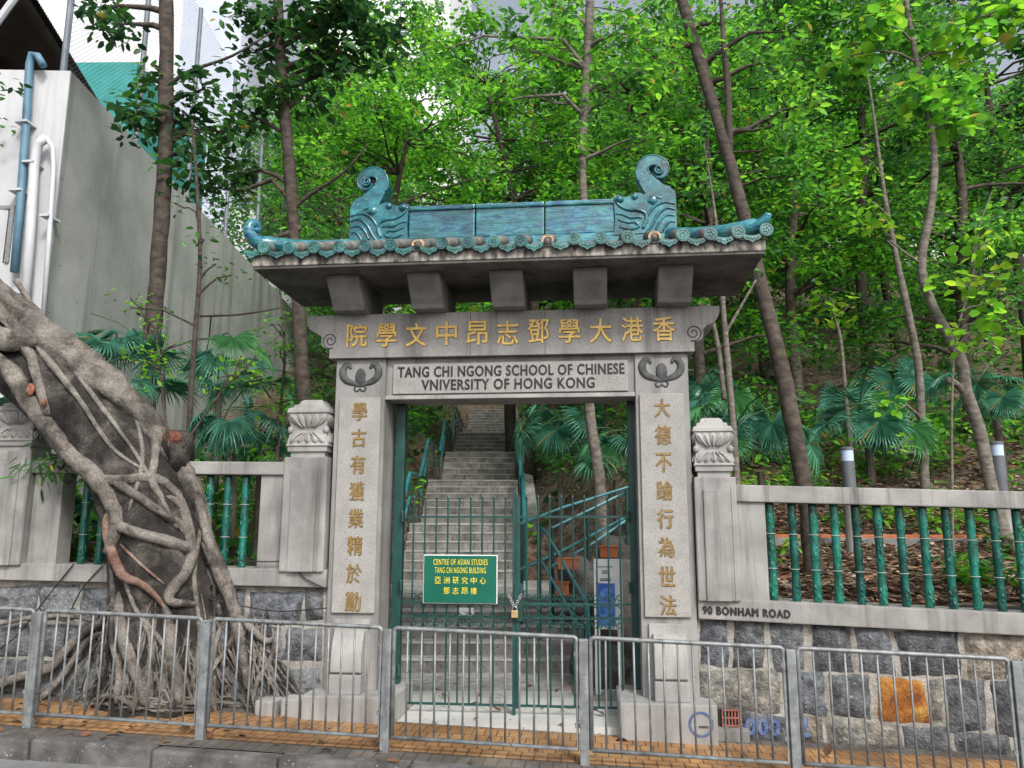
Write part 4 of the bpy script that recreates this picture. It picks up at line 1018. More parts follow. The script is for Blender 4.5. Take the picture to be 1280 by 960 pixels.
for i, (u, y, h, cr, lab, pal, L, n) in enumerate(HT): hilltree(u, y, h, cr, lab, pal, 40+i, L, n, low=.22 if y < 9 else .3)
# the wood further up, one mass
rng = np.random.default_rng(77); parts = []; wt = MB()
rows = [(15, 20, 7), (20, 26, 9), (26, 34, 10), (34, 46, 10)]
for y0, y1, k in rows:
    for i in range(k):
        yy = rng.uniform(y0, y1); u = 400+(960)*(i+rng.random())/k; c = at(u, 500, yy); x = c.x; z = hill(x, yy)
        p_, s_ = inv(x, yy)
        if abs(p_) < 4.5: x += 5.5 if p_ > -1 else -4.5
        z = hill(x, yy)
        h = rng.uniform(8, 13); r = rng.uniform(2.2, 3.4)
        wt.tube([(x, yy, z-.2), (x+rng.normal()*.3, yy, z+h*.5), (x+rng.normal()*.4, yy, z+h*.9)], [.14, .1, .03], 7)
        kk = 260 if yy < 26 else 170
        a = rng.normal(size=(kk, 3)); a /= np.linalg.norm(a, axis=1)[:, None]; a *= (rng.random(kk)**.4)[:, None]
        cc_ = np.array((x, yy, z+h*.58))+a*np.array((r, r, h*.42))
        pal = [BR, MD, MD+BR, DK+MD][rng.integers(0, 4)]
        parts.append(leaves(cc_, .6, 20, .19 if yy < 20 else .23 if yy < 26 else .34, pal, rng, .7, aspect=.5))
wd_ = leafmesh('woodland', parts, LEAF); finish(wd_, 'dense green wood climbing the hill behind the gateway', 'woodland', kind='stuff')
o = build('woodland_trunks', wt, BARKT, None, smooth=True); finish(o, 'thin dark trunks of the wood on the hill', 'woodland', kind='stuff')

# ------------------------------------------------------------------ fan palms
def frond_mesh(seed, R0=.55, droop=.35, pet=.8):
    rng = np.random.default_rng(seed); m = MB(); ns = 40; span = R((250, 290, 220, 270)[seed % 4])
    tilt = .12
    col = np.array([(.06, .20, .14), (.075, .24, .14), (.09, .27, .11)][seed % 3])
    for i in range(ns):
        a0 = -span/2+span*i/ns; a1 = a0+span/ns; am = (a0+a1)/2+rng.normal()*.012
        Lr = R0*(1-.30*(abs(am)/(span/2))**2)*(.88+.2*rng.random()); dr = droop*(.7+.7*rng.random()); fo = .30*abs(math.sin(am*.5))
        def P(r, a, z): return (r*math.cos(a), r*math.sin(a), z-dr*(r/R0)**2.6*R0*.9+fo*r*(1 if r < R0*.6 else .8))
        pl = .02; md = .42+.08*rng.random()
        v = [P(.02, a0, 0), P(.02, a1, 0), P(Lr*md, a1, pl), P(Lr*md, a0, pl), P(Lr*md, am, -pl), P(Lr*.02, am, -.004),
             P(Lr*.78, am+(a1-am)*.42, .004), P(Lr*.78, am-(am-a0)*.42, .004), P(Lr*(1.0), am+rng.normal()*.02, -.05*rng.random())]
        c = tuple(col*(.6+.8*rng.random()))
        if rng.random() < .05: c = (.28, .24, .08)
        m.add(v, [(5, 4, 3, 0), (1, 2, 4, 5), (4, 6, 2), (3, 7, 4), (4, 7, 8, 6)], c)
    m.tube([(0, 0, 0), (-pet*.5, 0, -pet*.12), (-pet, 0, -pet*.45)], [.009, .011, .014], 6, col=(.05, .12, .04))
    return m
FR = []
for i, (d, p) in enumerate(((.25, .8), (.45, .9), (.35, .6), (.65, .85))):
    m = frond_mesh(i, .55, d, p); me_o = build('frond', m, PALM, None); FR.append(me_o.data); bpy.data.objects.remove(me_o)
def palm(label, x, y, z, n, size, seed, stem=.4, elev=(15, 75), az=None):
    rng = random.Random(seed)
    e = empty('fan_palm', (x, y, z), label, 'palm', 'fan palms on the slope')
    m = MB(); m.tube([(x, y, z-.15), (x+.02, y, z+stem*.5), (x, y, z+stem)], [.06*size, .055*size, .04*size], 9, jit=.2); build('stem', m, BARKD, e)
    for i in range(n):
        a = 2*math.pi*(i+rng.random()*.7)/n if az is None else R(rng.uniform(*az)); el = R(rng.uniform(*elev))
        o = bpy.data.objects.new('frond', FR[rng.randrange(4)]); COL.objects.link(o); o.parent = e
        s = size*rng.uniform(.6, .98)
        d = Vector((math.cos(a)*math.cos(el), math.sin(a)*math.cos(el), math.sin(el)))
        L = s*rng.uniform(.65, .95)
        o.location = Vector((0, 0, stem))+d*L
        pitch = R(rng.uniform(-5, 70))
        o.rotation_euler = (rng.uniform(-.6, .6), pitch, a); o.scale = (s, s, s)
    return e
PL = [(1085, 5.2, 9, 1.15, 560, 'fan palm beside the young pale trunk on the slope'), (1115, 6.5, 8, 1.2, 500, 'fan palm higher up, behind the bright leaf tuft'), (950, 2.6, 8, .9, 590, 'low fan palm right of the ringed trunk'), (900, 4.5, 9, 1.1, 560, 'fan palm behind the right lotus pier'),
      (1245, 5.0, 8, 1.1, 520, 'fan palm near the picture edge behind the curved trunk'), (700, 7.0, 9, 1.25, 590, 'fan palm spreading beside the stair channel'), (770, 5.0, 8, 1.1, 600, 'fan palm behind the smooth pale trunk in the opening'), (720, 10.5, 9, 1.3, 560, 'fan palm higher beside the upper flights'),
      (470, 5.0, 7, 1.0, 570, 'fan palm behind the handrail on the stair edge'), (500, 12, 7, 1.1, 560, 'fan palm far up beside the left handrail'), (860, 7.5, 8, 1.2, 510, 'fan palm deep behind the right pillar')]
for i, (u, y, n, s, v, lab) in enumerate(PL):
    c = at(u, v, y); z = hill(c.x, y); palm(lab, c.x, y, z, n, s, 100+i, stem=max(.25, min(1.0, c.z-z)))
for i, (u, v, y, n, s, lab) in enumerate(((295, 545, 1.0, 8, .78, 'fan palm between the banyan stump and the left lotus pier'), (325, 560, 1.5, 7, .7, 'low fan palm behind the short left balustrade'), (150, 490, 1.2, 7, .8, 'fan palm behind the banyan trunk by the wall'), (-5, 520, .8, 7, .75, 'fan palm behind the far left pier'), (105, 640, .9, 6, .6, 'small shaded palm behind two left balusters'), (140, 455, 2.6, 8, 1.0, 'taller fan palm against the stained wall above the trunk'), (275, 470, 1.9, 8, .95, 'upright fan palm rising over the left balustrade'), (330, 500, 2.8, 7, .9, 'fan palm in the corner by the climbing shrub'))):
    c = at(u, v, y); z = hill(c.x, y); palm(lab, c.x, y, z, n, s, 140+i, stem=max(.2, c.z-z-.2))

# ------------------------------------------------------------------ ground cover and fallen leaves
rng = np.random.default_rng(5)
def scatter(n, x0, x1, y0, y1, cond=None):
    out = []
    while len(out) < n:
        x, y = rng.uniform(x0, x1), y0+(y1-y0)*rng.random()**1.4
        p, s = inv(x, y)
        if (abs(p) < HW+.25 and s < 31.5) or (0 < p < HWA+.1 and s < 6.1) or (x > -1.7 and x < 1.75 and y < 2.3): continue
        if cond and not cond(x, y): continue
        out.append((x, y, hill(x, y)))
    return np.array(out)
P = np.concatenate([scatter(24000, 1.5, 10, .4, 5), scatter(18000, -6, 13, .4, 16), scatter(16000, 1.5, 11, 3.4, 9)])
V, C = leaves(P+np.array((0, 0, .015)), .02, 1, .095, [(.22, .145, .09), (.32, .23, .15), (.14, .085, .055), (.44, .35, .26), (.12, .08, .055), (.28, .14, .075), (.40, .30, .21)], rng, .3, .0, .55)
m_ = V.mean(1, keepdims=True); V[:, :, 2] = m_[:, :, 2]+(V[:, :, 2]-m_[:, :, 2])*.45
o = leafmesh('leaf_litter', [(V, C)], LITTER); finish(o, 'brown fallen leaves covering the slope behind the wall', 'leaf litter', kind='stuff')
cn = lambda x, y: noise.noise(Vector((x*.6, y*.6, 9))) > .05
P = np.concatenate([scatter(200, 2.6, 12, 3.6, 12, cn), scatter(30, 3, 9, 3.5, 6)]); P2 = scatter(160, -6, -1.6, .6, 8); P3 = scatter(140, 1.3, 4, 4.5, 16); P4 = scatter(60, 2.4, 8, .5, 3, lambda x, y: noise.noise(Vector((x, y, 3))) > .25)
P = np.concatenate([P, P2, P3, P4])
o = leafmesh('undergrowth', [leaves(P+np.array((0, 0, .14)), .2, 16, .12, BR+MD+YG, rng, .8, .1, .4)], LEAF); finish(o, 'bright green weeds and seedlings over the leafy slope', 'undergrowth', kind='stuff')
P = scatter(900, -5, 16, 7.5, 30)
P = np.concatenate([P, [(*sxy(a, b), hill(*sxy(a, b))) for a, b in zip(rng.uniform(-3, 3, 160), rng.uniform(31.6, 40, 160))], scatter(90, 2.4, 14, 5.5, 9), scatter(70, -5.5, -1.9, .6, 4), [(*sxy(-a, b), zs(b)+.2+.4*(a-1.2)) for a, b in zip(rng.uniform(1.35, 3.2, 120), rng.uniform(5, 26, 120))]])
P[:, 2] += rng.uniform(.1, 1.0, len(P))*np.where(P[:, 1] > 9, 2.4, .9)
o = leafmesh('shrubbery', [leaves(P, .45, 30, .17, MD+DK+BR, rng, .8, .2, .48)], LEAF); finish(o, 'tangled leafy shrubbery under the trees on the slope', 'shrubbery', kind='stuff')
P = np.stack([rng.uniform(-.95, .95, 30), rng.uniform(-.1, 1.6, 30), np.full(30, .16)], 1)
P2 = np.stack([rng.uniform(-4.6, 4.6, 90), rng.uniform(-1.3, -.2, 90)**1.0, np.zeros(90)], 1); P2[:, 0] = np.where(rng.random(90) < .6, rng.uniform(-4.4, -1.8, 90), P2[:, 0]); P2[:, 2] = .118-.033*P2[:, 0]+.012
P = np.concatenate([P, P2])
o = leafmesh('fallen_leaves', [leaves(P, .05, 1, .09, [(.18, .08, .04), (.1, .06, .04), (.24, .15, .08)], rng, .1, 0, .5)], LITTER); finish(o, 'a few dry leaves on the court floor and paving', 'fallen leaves', kind='stuff')

# ------------------------------------------------------------------ banyan
bn = empty('banyan_tree', (-3.1, -.15, G(-3.1)), 'old banyan wrapped in pale roots leaning out over the left wall', 'tree')
tp = smoothpath([(-6.6, .25, 4.6, .36), (-5.6, .1, 4.0, .40), (-4.75, 0, 3.36, .38), (-4.0, -.05, 2.78, .38), (-3.48, -.08, 2.22, .385), (-3.22, -.1, 1.6, .43), (-3.12, -.06, .95, .47), (-3.08, -.02, .45, .50), (-3.08, 0.05, .05, .55)], 14)
m = MB(); n = 72
vs = []; k = len(tp); u = None
for i, q in enumerate(tp):
    p = Vector(q[:3]); t = (Vector(tp[min(i+1, k-1)][:3])-Vector(tp[max(i-1, 0)][:3])).normalized()
    u = Vector((0, -1, 0)); u = (u-t*u.dot(t)).normalized(); w_ = t.cross(u)
    fl = max(0, (1.0-p.z))/1.0
    for j in range(n):
        a = 2*math.pi*j/n; d = u*math.cos(a)+w_*math.sin(a)
        r = q[3]*(.96+.10*noise.noise(Vector((d.x*2.3, d.y*2.3, p.z*1.1)))+.05*noise.noise(p*4+d*2)+.05*noise.noise(p*11+d*6)+.03*noise.noise(p*27+d*9)+fl*.22*abs(math.sin(a*4.5+.6)))
        vs.append(p+d*r*(Vector((1, .8, 1)) if False else Vector((1, 1, 1))))
m.add(vs, [(i*n+j, i*n+(j+1) % n, (i+1)*n+(j+1) % n, (i+1)*n+j) for i in range(k-1) for j in range(n)]+[tuple(range(n))])
BARKB = None
BARKB = banyan_bark('rough_banyan_bark', (.014, .012, .011), (.050, .044, .038), (.20, .18, .158), .05)
ROOTM = banyan_bark('pale_root_bark', (.075, .066, .056), (.235, .21, .182), (.38, .35, .312), .025)
ROOTR = banyan_bark('reddish_root_bark', (.15, .07, .05), (.25, .155, .12), (.34, .28, .24), .012)
trunk = build('trunk', m, BARKB, bn, smooth=True)
bv = BVHTree.FromPolygons([Vector(p) for p in m.v], [f for f in m.f if len(f) == 4])
def on_trunk(u, v, r, emb=.25):
    d = ray(u, v).normalized(); h = bv.ray_cast(CAM, d)
    if h[0] is not None: return h[0]-d*r*(1-emb), True
    # beside the trunk: lie against the wall / ground
    q = at(u, v, -.03-r*.6)
    gz = G(q.x)+r*.3
    if q.z < gz:
        t = (gz-CAM.z)/d.z; q = CAM+d*t
    return q, False
def root(pxs, mat=ROOTM, sub=9, name='root', emb=.25, sides=12, thin=.86):
    pxs = [(a, b, c*thin) for a, b, c in pxs]
    """pxs: (u, v, radius in metres)"""
    P = smoothpath(pxs, sub); pts_ = []; rad = []
    for q in P:
        p, hit = on_trunk(q[0], q[1], q[2], emb); pts_.append(p); rad.append(max(.004, q[2]))
    if pxs[0][0] > 20:
        for i_, f_ in enumerate((.25, .5, .72, .88)):
            if i_ < len(rad)//2: rad[i_] *= f_; rad[-1-i_] *= f_
    # soften jumps in depth
    for _ in range(4): pts_ = [pts_[0]]+[(pts_[i-1]+pts_[i]*2+pts_[i+1])/4 for i in range(1, len(pts_)-1)]+[pts_[-1]]
    mm = MB(); mm.tube(pts_, rad, sides, jit=.38, seed=pxs[0][0]); build(name, mm, mat, bn, smooth=True)
big = [
 [(-60, 325, .19), (0, 378, .18), (52, 420, .17), (100, 456, .16), (146, 494, .145), (190, 536, .12), (222, 576, .09), (245, 620, .075), (258, 680, .065), (285, 740, .06), (300, 800, .045), (310, 860, .03)],
 [(-40, 400, .15), (10, 425, .13), (60, 425, .11), (120, 452, .09), (170, 500, .06), (190, 540, .04)],
 [(-30, 440, .11), (10, 462, .105), (35, 500, .10), (62, 535, .095), (92, 572, .09), (120, 598, .085), (138, 625, .075), (146, 655, .065), (135, 690, .05)],
 [(12, 420, .06), (35, 440, .055), (45, 470, .05), (60, 520, .045)],
 [(45, 425, .045), (60, 450, .04), (100, 500, .03), (140, 560, .02), (185, 590, .016)],
 [(120, 598, .055), (150, 600, .05), (190, 596, .045), (215, 610, .04), (232, 640, .04), (243, 690, .04)],
 [(140, 600, .05), (170, 618, .045), (200, 640, .042), (225, 655, .04), (238, 672, .04)],
 [(142, 655, .05), (165, 665, .052), (195, 672, .05), (222, 680, .05), (240, 690, .055), (233, 715, .05), (215, 735, .05), (212, 752, .045), (250, 755, .03)],
 [(240, 690, .05), (232, 650, .04), (225, 630, .035), (208, 620, .025)],
 [(245, 600, .055), (252, 640, .055), (262, 680, .06), (280, 720, .065), (290, 752, .06), (300, 770, .05)],
 [(180, 520, .05), (195, 555, .045), (190, 600, .04), (205, 625, .03)],
 [(200, 870, .035), (208, 830, .04), (212, 790, .045), (205, 755, .05)],
 [(185, 885, .05), (178, 860, .06), (165, 830, .06), (155, 800, .055), (150, 770, .05), (148, 740, .04)],
 [(225, 880, .05), (222, 850, .055), (212, 810, .05), (220, 780, .045)],
 [(-20, 862, .055), (20, 848, .05), (60, 835, .048), (85, 810, .048), (105, 790, .045), (130, 775, .04), (145, 750, .035)],
 [(45, 880, .035), (75, 850, .035), (95, 820, .03), (110, 800, .028), (130, 790, .022)],
 [(0, 780, .022), (40, 772, .024), (90, 770, .022), (120, 778, .02)],
 [(300, 770, .05), (330, 800, .03), (345, 800, .026), (335, 830, .022), (322, 850, .018), (315, 885, .016)],
 [(300, 780, .032), (285, 810, .03), (268, 830, .028), (250, 860, .03), (235, 885, .03)],
 [(145, 880, .04), (150, 840, .035), (140, 800, .03), (142, 760, .026), (138, 700, .022), (136, 650, .018)],
 [(165, 890, .03), (172, 870, .035), (185, 840, .03), (190, 800, .03), (178, 775, .03)],
 [(270, 890, .03), (262, 860, .03), (265, 820, .028), (275, 780, .028), (272, 750, .02)],
 [(20, 350, .03), (70, 430, .028), (120, 500, .024), (165, 560, .02), (200, 620, .02), (222, 660, .018)],
 [(150, 470, .022), (172, 530, .022), (178, 580, .02), (160, 640, .016)],
 [(255, 640, .022), (242, 720, .022), (250, 790, .02), (238, 860, .018)],
 [(150, 700, .02), (168, 760, .022), (200, 800, .024), (232, 850, .022), (240, 885, .014)],
 [(270, 700, .018), (268, 760, .02), (280, 800, .018), (310, 850, .014)],
 [(110, 885, .03), (130, 870, .032), (150, 872, .03), (175, 888, .028)],
]
red = [[(135, 640, .04), (133, 660, .042), (140, 690, .045), (155, 720, .045), (175, 728, .035), (195, 745, .026), (210, 765, .02)],
       [(150, 680, .014), (175, 705, .014), (205, 730, .013)]]
root(big[0], emb=.9, sides=20, thin=1)
for q in big[1:]: root(q, emb=.5)
for q in red: root(q, ROOTR)
# thin aerial roots spreading over the base and the wall foot
rr = random.Random(8)
for i in range(120):
    u0 = rr.uniform(120, 335); v0 = rr.uniform(740, 830); u1 = u0+rr.uniform(-45, 45)+(u0-220)*.25; v1 = rr.uniform(865, 898)
    root([(u0, v0, rr.uniform(.008, .014)), ((u0*2+u1)/3+rr.uniform(-10, 10), v0+(v1-v0)*.35, .012), ((u0+u1*2)/3+rr.uniform(-10, 10), v0+(v1-v0)*.7, .011), (u1, v1, .008)], ROOTM if i % 3 else BARKB, 4, 'aerial_root', .1, 6)
for i in range(22):
    u0 = rr.uniform(90, 320); v0 = rr.uniform(872, 888)
    root([(u0, v0, .012), (u0+rr.uniform(10, 30), v0+rr.uniform(-6, 6), .016), (u0+rr.uniform(35, 60), v0+rr.uniform(-4, 8), .012), (u0+rr.uniform(65, 95), v0+rr.uniform(0, 8), .006)], ROOTM, 4, 'surface_root', .1, 6)
# torn stump with red-brown heartwood
c, _ = on_trunk(222, 553, .02); m = MB()
m.tube([c+Vector((-.02, .05, -.25)), c+Vector((0, .0, -.02)), c+Vector((.02, -.02, .10))], [.13, .15, .10], 14, jit=.5, seed=4); build('stump', m, BARKB, bn, smooth=True)
m = MB(); m.ball(c+Vector((.01, -.12, .03)), (.10, .05, .07), 12); build('torn_wood', m, surf('heartwood', (.09, .03, .018), (.22, .09, .055), 12, .9, 30, .8, .02), bn, smooth=True)
for (u, v, s) in ((38, 487, 1), (55, 503, .6)):
    c, _ = on_trunk(u, v, .085, .0); m = MB(); m.ball(c, (.045*s, .02, .06*s), 10); build('bark_scar', m, surf('raw_wood', (.16, .05, .03), (.36, .17, .11), 25, .8, 30, .5, .01) if 'raw_wood' not in bpy.data.materials else bpy.data.materials['raw_wood'], bn, smooth=True)
# crown of the banyan above the picture edge
rng = np.random.default_rng(31); cl = []; m = MB()
for i in range(9):
    c = np.array((-7.6+rng.normal()*.35, .2+rng.normal()*.5, 5.6+rng.random()*1.6)); branch(m, (-6.9, .25, 4.85), c, .05, .01, rng)
    for q in range(6):
        d = c+rng.normal(size=3)*.22; branch(m, c, d, .008, .003, rng, 4); cl.append(d)
build('limbs', m, ROOTM, bn, smooth=True)
leafmesh('crown', [leaves(np.array(cl), .25, 14, .12, DK+MD, rng)], LEAFD, bn)
tree('sprouting_sapling', 'leafy sapling sprouting from the torn banyan stump', px([(212, 560, -.3, .014), (205, 510, -.28, .012), (198, 450, -.25, .01), (195, 410, -.25, .006)]),
     [(*q[:3], q[3], n) for q, n in zip(px([(195, 440, -.25, .16), (185, 410, -.22, .16), (205, 470, -.28, .14), (180, 450, -.25, .14), (220, 430, -.25, .14), (200, 395, -.2, .12), (165, 375, -.2, .08)]), (48, 40, 40, 32, 30, 24, 10))], .06, YG+BR, BARKT, 21, aspect=.45)
tree('side_shoot', 'thin shoot with small lime leaves right of the stump', px([(228, 560, -.25, .011), (255, 520, -.2, .009), (285, 478, -.15, .006)]),
     [(*q[:3], q[3], n) for q, n in zip(px([(285, 470, -.12, .14), (300, 450, -.1, .14), (320, 445, -.05, .1)]), (32, 32, 14))], .06, YG, BARKT, 22, aspect=.5)
tree('vine_shrub', 'leafy shrub climbing beside the left lotus pier', px([(345, 600, .7, .02), (350, 520, .75, .018), (356, 440, .8, .015), (350, 360, .9, .01), (345, 300, .9, .006)]),
     [(*q[:3], q[3], n) for q, n in zip(px([(345, 560, .7, .2), (350, 520, .7, .2), (340, 480, .7, .2), (350, 440, .75, .16), (345, 410, .8, .16), (330, 540, .6, .15), (370, 500, .9, .16)]), (40, 40, 40, 30, 26, 26, 24))], .085, MD+BR, BARKT, 23)
tree('weed_tuft', 'drooping grassy tuft on the left top rail', px([(75, 588, -.02, .006), (78, 578, -.02, .005), (80, 572, -.02, .003)]),
     [(*q[:3], q[3], n) for q, n in zip(px([(70, 580, -.06, .16), (82, 578, -.06, .14)]), (48, 32))], .15, MD, BARKT, 24, aspect=.16, droop=.7)

# ------------------------------------------------------------------ buildings on the left
a = at(76, 200, 2.2); BX, BY, BZ = a.x, 2.2, at(90, 88, 2.2).z
WALLW = surf('pale_painted_wall', (.48, .49, .51), (.58, .59, .61), 1.2, .85, 40, .1, .004, streak=((.40, .40, .41), .9))
WALLG = surf('stained_render', (.33, .345, .335), (.47, .485, .475), 1.1, .9, 30, .4, .01, streak=((.14, .145, .14), .27), speck=(14, (.12, .12, .11), .69))
bl = empty('retaining_building', (BX, BY, 1.2), 'pale building with stained side wall, drainpipes and a small window', 'building')
BA = R(7.5)
def rot(p, s): # building frame: s along the receding wall
    return (BX+p*math.cos(BA)-s*math.sin(BA), BY+p*math.sin(BA)+s*math.cos(BA))
m = MB(); q = [rot(0, .03), rot(0, 24), rot(-.3, 24), rot(-.3, .03)]
# top edge falls slowly going back, as in the photo
zt = [BZ, BZ+.2, BZ+.2, BZ]
m.add([(*p, -.2) for p in q]+[(*p, z) for p, z in zip(q, zt)], [(3, 2, 1, 0), (4, 5, 6, 7), (0, 1, 5, 4), (1, 2, 6, 5), (2, 3, 7, 6), (3, 0, 4, 7)])
build('side_wall', m, WALLG, bl)
m = MB(); q = [rot(.003, 0), rot(.003, .028), rot(-6, .028), rot(-6, 0)]
m.add([(*p, -.2) for p in q]+[(*p, BZ-.005) for p in q], [(3, 2, 1, 0), (4, 5, 6, 7), (0, 1, 5, 4), (1, 2, 6, 5), (2, 3, 7, 6), (3, 0, 4, 7)])
build('front_wall', m, WALLW, bl)
def pipe(pts_, r, mat, nm):
    m = MB(); m.tube([at(u, v, 2.02) for u, v in pts_], r, 12); build(nm, m, mat, bl, smooth=True)
PB = surf('blue_pipe', (.09, .19, .27), (.13, .25, .34), 5, .5, 40, .05); PW = surf('white_pipe', (.50, .52, .55), (.6, .62, .65), 5, .5, 40, .05)
pipe([(54, 82), (47, 70), (40, 68), (37, 80), (33, 150), (25, 260), (18, 340)], .052, PB, 'drainpipe')
pipe([(58, 172), (48, 180), (43, 205), (38, 290), (30, 400)], .062, PW, 'soil_pipe')
pipe([(58, 172), (66, 185), (67, 210), (62, 290), (54, 400)], .032, PW, 'vent_pipe')
for u, v, hw in ((32, 155, .09), (24, 240, .09), (61, 272, .06), (41, 205, .08)):
    c = at(u, v, 2.05); m = MB(); m.box(c.x-hw, c.x+hw, 1.95, 2.2, c.z-.015, c.z+.015); build('pipe_clip', m, PW, bl)
c0, c1 = at(-60, 262, 2.17), at(14, 330, 2.17)
m = MB(); m.box(c0.x, c1.x, 2.12, 2.19, c1.z, c0.z); wn = build('window', m, CARVE, bl)
m = MB(); m.box(c0.x, c1.x, 2.10, 2.12, c0.z-.05, c0.z); m.box(c1.x-.05, c1.x, 2.10, 2.12, c1.z, c0.z-.05); build('frame', m, STEEL, wn)
# chain-link fence on the wall
fe = empty('chain_link_fence', (*rot(-.15, 0), BZ), 'tall chain-link fence standing on the stained wall', 'fence')
FH = 4.2; nposts = 10
for i in range(nposts):
    s = .1+i*2.3; p = rot(-.15, s); zb = BZ+.2*s/24; m = MB(); m.tube([(*p, zb-.1), (*p, zb+FH)], .045, 8); build('post', m, surf('fence_post', (.12, .14, .17), (.2, .22, .25), 5, .5, 40, 0) if 'fence_post' not in bpy.data.materials else bpy.data.materials['fence_post'], fe)
m = MB(); p0, p1 = rot(-.15, .1), rot(-1.6, .15); m.tube([(*p0, BZ+2.6), (*p1, BZ)], .05, 8); build('brace', m, PW, fe)
# woven wire: crossed thin strips
V = []; Q = []; S0, S1 = 0.1, 20.8; stepw = .075; wdt = .0035
ss = np.arange(S0-FH, S1, stepw)
for sgn in (1, -1):
    for s in ss:
        a0, a1 = (s, s+FH); lo_, hi_ = max(a0, S0), min(a1, S1)
        if hi_ <= lo_: continue
        z0_, z1_ = lo_-a0, hi_-a0
        if sgn < 0: z0_, z1_ = FH-z0_, FH-z1_
        b0_, b1_ = rot(-.15, lo_), rot(-.15, hi_); o = len(V)
        V += [(*b0_, BZ+z0_-wdt), (*b1_, BZ+z1_-wdt), (*b1_, BZ+z1_+wdt), (*b0_, BZ+z0_+wdt)]; Q.append((o, o+1, o+2, o+3))
raw('wire_mesh', np.array(V), np.array(Q), np.full((len(V), 3), .3), surf('wire', (.16, .17, .19), (.24, .25, .27), 5, .5, 40, 0, metal=.3), fe)
# dark corrugated canopy behind the fence
CAN = surf('brown_corrugated_sheet', (.045, .035, .035), (.08, .065, .06), 3, .7, 30, .1, .01)
m = MB(); e0, e1 = at(30, -25, 3.4), at(137, 150, 8.2); back = Vector((-7, .6, .6)); nn = 60; V = []
for i in range(nn*2+1):
    p = e0.lerp(e1, i/(nn*2)); h = .03*(i % 2); V += [p+Vector((0, 0, h)), p+back+Vector((0, 0, h)), p+Vector((0, 0, h+.02)), p+back+Vector((0, 0, h+.02))]
F = []
for i in range(nn*2): o = i*4; F += [(o, o+1, o+5, o+4), (o+2, o+6, o+7, o+3), (o, o+4, o+6, o+2)]
m.add(V, F); cn_ = build('canopy', m, CAN, None, org=tuple(e0)); finish(cn_, 'dark brown corrugated canopy above the pale building', 'canopy')
m = MB(); m.tube([e0+back*.02+Vector((0, 0, -.1)), e1+back*.02+Vector((0, 0, -.1))], .08, 6); m.tube([e0+back*.25+Vector((0, 0, -.15)), e1+back*.25+Vector((0, 0, -.15))], .1, 6); build('purlin', m, CAN, cn_)
cn_.children[0].location = -Vector(e0)+Vector(ORG[cn_.name]) if False else cn_.children[0].location
def block(name, label, u0, u1, v, y, depth, ang, mat, ztop=None, zb=-2):
    a, b = at(u0, v, y), at(u1, v, y); e = empty(name, (a.x, y, 0), label, 'building')
    wv = (b.x-a.x); m = MB(); c, s = math.cos(R(ang)), math.sin(R(ang)); zt_ = ztop or a.z
    q = [(a.x, y), (a.x+wv*c, y+wv*s), (a.x+wv*c-depth*s, y+wv*s+depth*c), (a.x-depth*s, y+depth*c)]
    m.add([(*p, zb) for p in q]+[(*p, zt_) for p in q], [(3, 2, 1, 0), (4, 5, 6, 7), (0, 1, 5, 4), (1, 2, 6, 5), (2, 3, 7, 6), (3, 0, 4, 7)])
    build('wall', m, mat, e); return e, a, wv
TEAL = surf('teal_paint', (.03, .26, .25), (.05, .33, .32), 2, .6, 30, .05); WHT = surf('white_render', (.70, .72, .76), (.80, .82, .85), .4, .8, 30, .02)
LAV = surf('pale_blue_render', (.52, .57, .70), (.60, .65, .77), .4, .8, 30, .02)
GLS = surf('dark_glass', (.05, .06, .09), (.12, .14, .2), .5, .15, 30, 0, spec=.6)
block('teal_annexe', 'teal painted block behind the chain-link fence', 95, 168, 78, 16, 6, 5, TEAL)
e1_, a_, w1 = block('white_tower', 'tall blank white tower behind the chain-link fence', 60, 246, -200, 45, 12, 0, WHT)
m = MB(); b0_, b1_ = at(246, -200, 44.9), at(318, -200, 44.9); m.box(b0_.x, b1_.x, 44.9, 56, -2, b0_.z); build('side_bay', m, LAV, e1_)
m = MB(); b2_ = at(328, -200, 45.2); m.box(b1_.x, b2_.x, 45.2, 56, -2, b0_.z); build('recess_strip', m, surf('grey_render', (.33, .36, .42), (.40, .43, .5), .4, .8, 30, 0), e1_)
e2_, a_, w2 = block('apartment_tower', 'white high-rise with small dark windows above the trees', 330, 566, -200, 70, 15, 0, WHT)
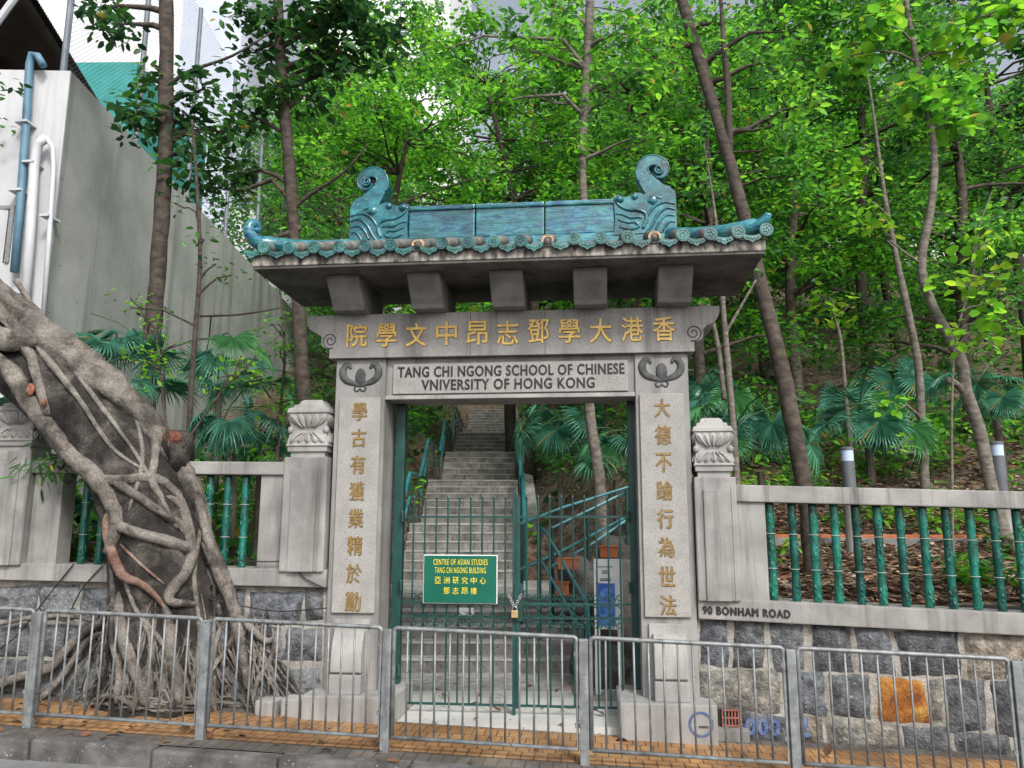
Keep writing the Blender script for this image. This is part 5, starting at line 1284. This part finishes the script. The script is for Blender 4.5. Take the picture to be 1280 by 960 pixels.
for v0 in (-60, -28, 2, 34, 66, 98):
    for u0 in (400, 440, 482, 500, 520, 545):
        p0, p1 = at(u0, v0, 69.95), at(u0+9, v0+11, 69.95)
        m = MB(); m.box(p0.x, p1.x, 69.93, 70.0, p1.z, p0.z); wd2 = build('window', m, GLS, e2_)
        m = MB(); m.box(p0.x, p1.x, 69.9, 69.93, (p0.z+p1.z)/2-.04, (p0.z+p1.z)/2+.04); build('frame', m, WHT, wd2)
b0_, b1_ = at(556, -200, 69.8), at(572, 5, 69.8)
e3_, a_, w3 = block('low_white_house', 'low white house seen between trunks above the left roof tip', 290, 460, 262, 26, 8, 0, WHT)
for u0, u1 in ((325, 360), (395, 425)):
    p0, p1 = at(u0, 277, 25.97), at(u1, 294, 25.97)
    m = MB(); m.box(p0.x, p1.x, 25.93, 26.0, p1.z, p0.z); wd2 = build('window', m, GLS, e3_)
    m = MB(); m.box(p0.x, p1.x, 25.88, 25.93, p1.z-.1, p1.z); build('sill', m, WHT, wd2)
e4_, a_, w4 = block('hilltop_block', 'grey-white building glimpsed through the leaves above the slope', 1010, 1330, 165, 48, 10, 0, WHT)
for u0 in range(1020, 1320, 34):
    for v0 in (180, 212):
        p0, p1 = at(u0, v0, 47.97), at(u0+18, v0+16, 47.97); m = MB(); m.box(p0.x, p1.x, 47.93, 48, p1.z, p0.z); build('window', m, GLS, e4_)

# thin cables sagging across the left wall
for i, (lab, P) in enumerate((('thin black cable hanging from the left coping near the edge', [(92, 705, -.05), (60, 745, -.05), (25, 790, -.04), (0, 812, -.04)]), ('thin black cable slanting from the coping into the banyan roots', [(128, 707, -.05), (100, 740, -.05), (84, 780, -.05), (78, 830, -.06)]),
                              ('thin black cable running from the roots over the coping to the pier', [(262, 700, -.06), (330, 702, -.05), (362, 703, -.05), (380, 722, -.05), (405, 735, -.05)]), ('thin dark cable strung along the top of the bluestone by the roots', [(250, 745, -.1), (300, 757, -.04), (350, 764, -.04), (408, 760, -.04)]))):
    q = [at(*p) for p in P]; m = MB(); m.tube([Vector(v) for v in smoothpath([tuple(p) for p in q], 5)], .006, 6)
    o = build('cable', m, BLACK, None, org=tuple(q[0]), smooth=True); finish(o, lab, 'cable')
